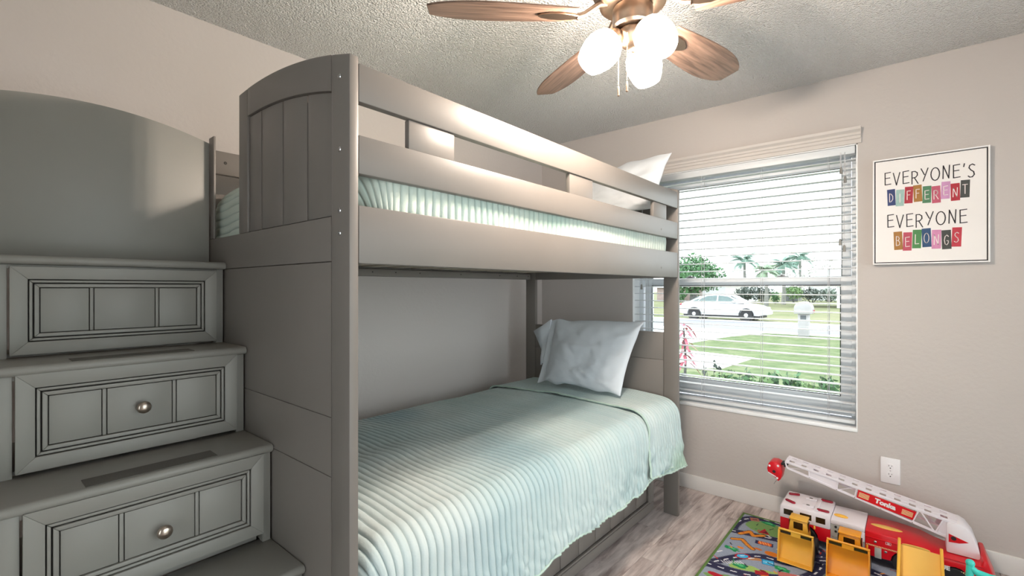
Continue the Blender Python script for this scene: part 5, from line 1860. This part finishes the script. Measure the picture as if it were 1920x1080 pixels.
tree('leafy_tree', 'dense round green tree beyond the parked car', 'tree', -16.75, 47.5, 2.55, 2.9, 2.1, M_LEAF, 2600, 0.20, 5, 0.34)
tree('small_tree', 'small low green tree left of the tallest palm', 'tree', -23.5, 80.0, 2.06, 1.85, 1.4, M_LEAF2, 500, 0.26, 9, 0.16)
tree('bare_tree', 'pale grey thin-leaved tree behind the white roof', 'tree', -15.07, 105.0, 3.67, 7.1, 3.7, M_HAZE, 520, 0.26, 12, 0.30)
tree('leafy_tree', 'yellow-green young tree in front of the dark fence', 'tree', -11.6, 68.5, 0.75, 1.2, 0.9, M_LEAFB, 420, 0.16, 15, 0.10)

# palms
def palm(label, x, y, ztop, R, m, seed, grp='palms beyond the street'):
    t = thing('palm_tree', label, 'palm tree', (x, y, GZ), grp)
    MB().tube([(x, y, GZ), (x + 0.05, y, (GZ + ztop) * 0.5), (x, y, ztop)], [0.24, 0.17, 0.15], 8).build('trunk', M_BARKP, t)
    r = np.random.default_rng(seed)
    # one frond mesh: arched midrib with drooping leaflets each side
    b = MB()
    NF = 16
    mid_ = []
    for i in range(NF + 1):
        s = i / NF
        mid_.append(Vector((R * s * (1 - 0.16 * s), 0, R * (0.52 * s - 0.86 * s * s))))
    b.tube(mid_, [0.045 * (1 - 0.8 * i / NF) for i in range(NF + 1)], 4)
    for i in range(2, NF):
        p = mid_[i]
        d = (mid_[i + 1] - mid_[i]).normalized()
        ll = R * 0.36 * math.sin(PI * (0.12 + 0.84 * i / NF)) + 0.06
        for sgn in (-1, 1):
            side = Vector((0, sgn, -0.55)).normalized()
            tip = p + side * ll + d * ll * 0.55
            b.poly([p - d * 0.07, p + d * 0.07, tip])
    fr = b.build('frond', m, None, flip=False)
    me = fr.data
    bpy.data.objects.remove(fr)
    for k in range(15):
        a = 2 * PI * k / 15 + r.uniform(-0.15, 0.15)
        up_ = (k % 5) / 4 * 1.25 - 0.35 + r.uniform(-0.1, 0.1)
        M = Matrix.Translation((x, y, ztop)) @ Matrix.Rotation(a, 4, 'Z') @ Matrix.Rotation(-up_, 4, 'Y') @ Matrix.Diagonal((1, 1, 1, 1)) @ Matrix.Scale(r.uniform(0.82, 1.05), 4)
        o = bpy.data.objects.new('frond', me)
        COL.objects.link(o)
        l_, q_, s_ = M.decompose()
        o.location, o.rotation_mode, o.rotation_quaternion, o.scale = l_, 'QUATERNION', q_, s_
        adopt(o, t)
    return t


palm('tallest palm standing alone right of the round green tree', -16.4, 64.8, 4.55, 2.5, M_PALM, 2)
palm('short pale yellow-green palm, second palm from the left', -11.6, 54.0, 2.96, 1.7, M_PALM2, 4)
palm('blue-green palm third from the left, drooping fronds', -11.14, 60.0, 3.72, 2.15, M_PALM, 6)
palm('palm beside the grey thin-leaved tree, rightmost of four', -12.57, 79.0, 5.44, 2.6, M_PALM, 8)


def bush(name, label, x, y, zc, rx, rz, m, n, leaf, seed, grp=None, z0=GZ):
    t = thing(name, label, 'bush', (x, y, z0), grp)
    V, F = leaf_cloud(n, (x, y, zc), rx, rx, rz, leaf, seed, 0.35)
    quads('foliage', V, F, m, t, 'stuff')
    b = MB()
    for q in range(5):
        a = q * 2 * PI / 5 + seed
        b.tube([(x + 0.1 * rx * math.cos(a), y + 0.1 * rx * math.sin(a), z0), (x + 0.5 * rx * math.cos(a), y + 0.5 * rx * math.sin(a), zc)], [0.03 * rx + 0.004, 0.01 * rx + 0.002], 5)
    b.build('stem', M_BARK, t)


bush('hedge_bush', 'large dark clipped bush in front of the white house, left one', -15.6, 62.0, 0.62, 1.25, 1.05, M_LEAFD, 700, 0.15, 21, 'dark bushes across the street')
bush('hedge_bush', 'large dark clipped bush in front of the white house, right one', -14.48, 65.4, 0.66, 1.40, 1.14, M_LEAFD, 760, 0.15, 22, 'dark bushes across the street')
bush('hedge_bush', 'small upright green shrub right of the two dark bushes', -12.3, 61.7, 0.25, 0.50, 0.85, M_LEAF, 300, 0.12, 23)
bush('hedge_bush', 'low grey-green bush right of the dark fence', -10.0, 71.0, 0.45, 1.9, 0.95, M_LEAFD, 700, 0.16, 24)
bush('hedge_bush', 'faint pale bush at the right edge of the window view', -8.6, 75.5, 0.40, 1.68, 0.94, M_LEAF2, 520, 0.16, 25)
bush('hedge_bush', 'green bush by the faded brick wall at the left', -23.3, 61.0, 0.35, 1.1, 0.9, M_LEAF, 400, 0.15, 26)

# dark fence between the bushes
fe_ = thing('fence', 'short dark grey fence panel behind the far lawn', 'fence', (-12.9, 74.3, GZ))
for q in range(8):
    MB().box(-13.65 + q * 0.20, -13.47 + q * 0.20, 74.28, 74.32, GZ, GZ + 2.0).build('slat', M_FENCE, fe_)
# houses across the street
hs_ = thing('house', 'low white house wall behind the parked car', 'house', (-20.3, 68.0, GZ))
MB().box(-23.6, -16.9, 68.0, 74.0, GZ, 2.0).build('wall', M_HOUSEW, hs_)
MB().prism([(67.4, 2.0), (74.6, 2.0), (71.0, 3.3)], 'x', -24.2, -16.3).build('roof', M_ROOF, hs_)
MB().box(-23.9, -16.6, 67.35, 67.45, 1.86, 2.02).build('fascia', M_HOUSEW, hs_)
MB().box(-19.6, -17.6, 67.95, 68.01, GZ, 1.5).build('garage_door', M_CONC, hs_)
bw = thing('house', 'faded brick house end at the far left of the view', 'house', (-22.8, 62.4, GZ))
MB().box(-27.0, -22.0, 62.6, 66.0, GZ, 1.35).build('wall', M_BRICK, bw)
MB().prism([(62.2, 1.35), (66.4, 1.35), (64.3, 2.3)], 'x', -27.4, -21.7).build('roof', M_ROOF, bw)
h2 = thing('house', 'white house with a low pitched roof at the right', 'house', (-4.0, 50.0, GZ))
MB().prism([(-9.0, 1.55), (1.5, 1.55), (1.5, 3.2), (-3.6, 3.75), (-4.4, 3.75)], 'y', 52.0, 60.0).build('roof', M_ROOF, h2)
MB().box(-5.4, 1.0, 52.4, 59.6, GZ, 1.549).build('wall', M_HOUSEW, h2)
h3 = thing('house', 'distant pinkish white building block behind the bushes', 'house', (-10.8, 84.0, GZ))
MB().box(-12.0, -8.8, 84.0, 90.0, GZ, 1.9).build('wall', M_HOUSEW, h3)
MB().prism([(83.4, 1.9), (90.6, 1.9), (87.0, 2.4)], 'x', -12.4, -8.4).build('roof', M_ROOF, h3)

# red ti plant left of the window
tp_ = thing('ti_plant', 'red-leaved ti plant outside the left of the window', 'plant', (-2.97, 8.0, GZ))
MB().tube([(-2.97, 8.0, GZ), (-2.95, 8.02, 0.1), (-2.98, 8.0, 0.62)], [0.025, 0.02, 0.014], 7).build('stem', M_BARK, tp_)
rr_ = np.random.default_rng(77)
for k in range(46):
    z = 0.02 + 0.66 * (k / 45)
    a = k * 2.4
    L_ = rr_.uniform(0.22, 0.34)
    el = rr_.uniform(-0.25, 0.9)
    h_ = Vector((math.cos(a), math.sin(a), 0))
    n_v = Vector((-math.sin(a), math.cos(a), 0))
    o0 = Vector((-2.97, 8.0, z))
    b = MB()
    pr_ = []
    for s in np.linspace(0, 1, 6):
        c_ = o0 + h_ * (L_ * s) + Vector((0, 0, L_ * (math.sin(el) * s - 0.65 * s * s)))
        w_ = 0.024 * math.sin(PI * (0.08 + 0.9 * s)) + 0.002
        pr_.append((tuple(c_ - n_v * w_), tuple(c_ + n_v * w_)))
    b.grid(np.array(pr_))
    b.build('leaf', M_TI, tp_, flip=False)

# low shrubs growing under the window
ORD = ['first', 'second', 'third', 'fourth', 'fifth', 'sixth', 'seventh', 'eighth']
spots = [(-2.02, 4.72, 0.44, 'spindly'), (-1.78, 4.80, 0.46, 'spindly'), (-1.60, 4.92, 0.48, 'spindly'), (-1.44, 4.86, 0.36, 'leafy'), (-1.26, 5.00, 0.40, 'leafy'),
         (-1.08, 5.02, 0.37, 'leafy'), (-0.92, 5.10, 0.39, 'leafy'), (-0.76, 5.06, 0.36, 'leafy'), (-0.60, 5.12, 0.40, 'leafy'), (-0.44, 5.10, 0.36, 'leafy'), (-0.28, 5.14, 0.38, 'leafy')]
for k, (x, y, zt_, kind_) in enumerate(spots):
    if kind_ == 'spindly':
        t = thing('garden_shrub', 'thin weedy shrub against the white path, %s of three from the left' % ORD[k], 'shrub', (x, y, GZ), 'thin shrubs against the white path')
    else:
        t = thing('garden_shrub', 'low leafy green shrub under the window, %s in its row from the left' % ORD[k - 3], 'shrub', (x, y, GZ), 'leafy shrubs under the window')
    zt_ += 0.13
    r = np.random.default_rng(100 + k)
    b = MB()
    Vs, Fs = [], []
    base_n = 0
    for q in range(9 if kind_ == 'spindly' else 14):
        a = r.uniform(0, 2 * PI)
        rad = r.uniform(0.0, 0.14)
        tipz = zt_ - r.uniform(0.0, 0.30) * (1.0 if kind_ == 'leafy' else 1.5)
        p0 = Vector((x + 0.04 * math.cos(a), y + 0.04 * math.sin(a), GZ))
        p1 = Vector((x + rad * math.cos(a), y + rad * math.sin(a), tipz))
        b.tube([p0, (p0 + p1) / 2 + Vector((0.02 * math.cos(a), 0, 0)), p1], [0.005, 0.004, 0.002], 4)
        n = 10 if kind_ == 'spindly' else 20
        V, F = leaf_cloud(n, (p1.x, p1.y, p1.z - 0.09), 0.055, 0.055, 0.11, 0.026 if kind_ == 'spindly' else 0.032, 200 + 31 * k + q, 0.2)
        Vs.append(V)
        Fs.append(F + base_n)
        base_n += len(V)
    b.build('stem', M_BARK, t)
    quads('foliage', np.concatenate(Vs), np.concatenate(Fs), M_LEAFD if kind_ == 'spindly' else (M_LEAFB if k % 2 else M_LEAF), t, 'stuff')
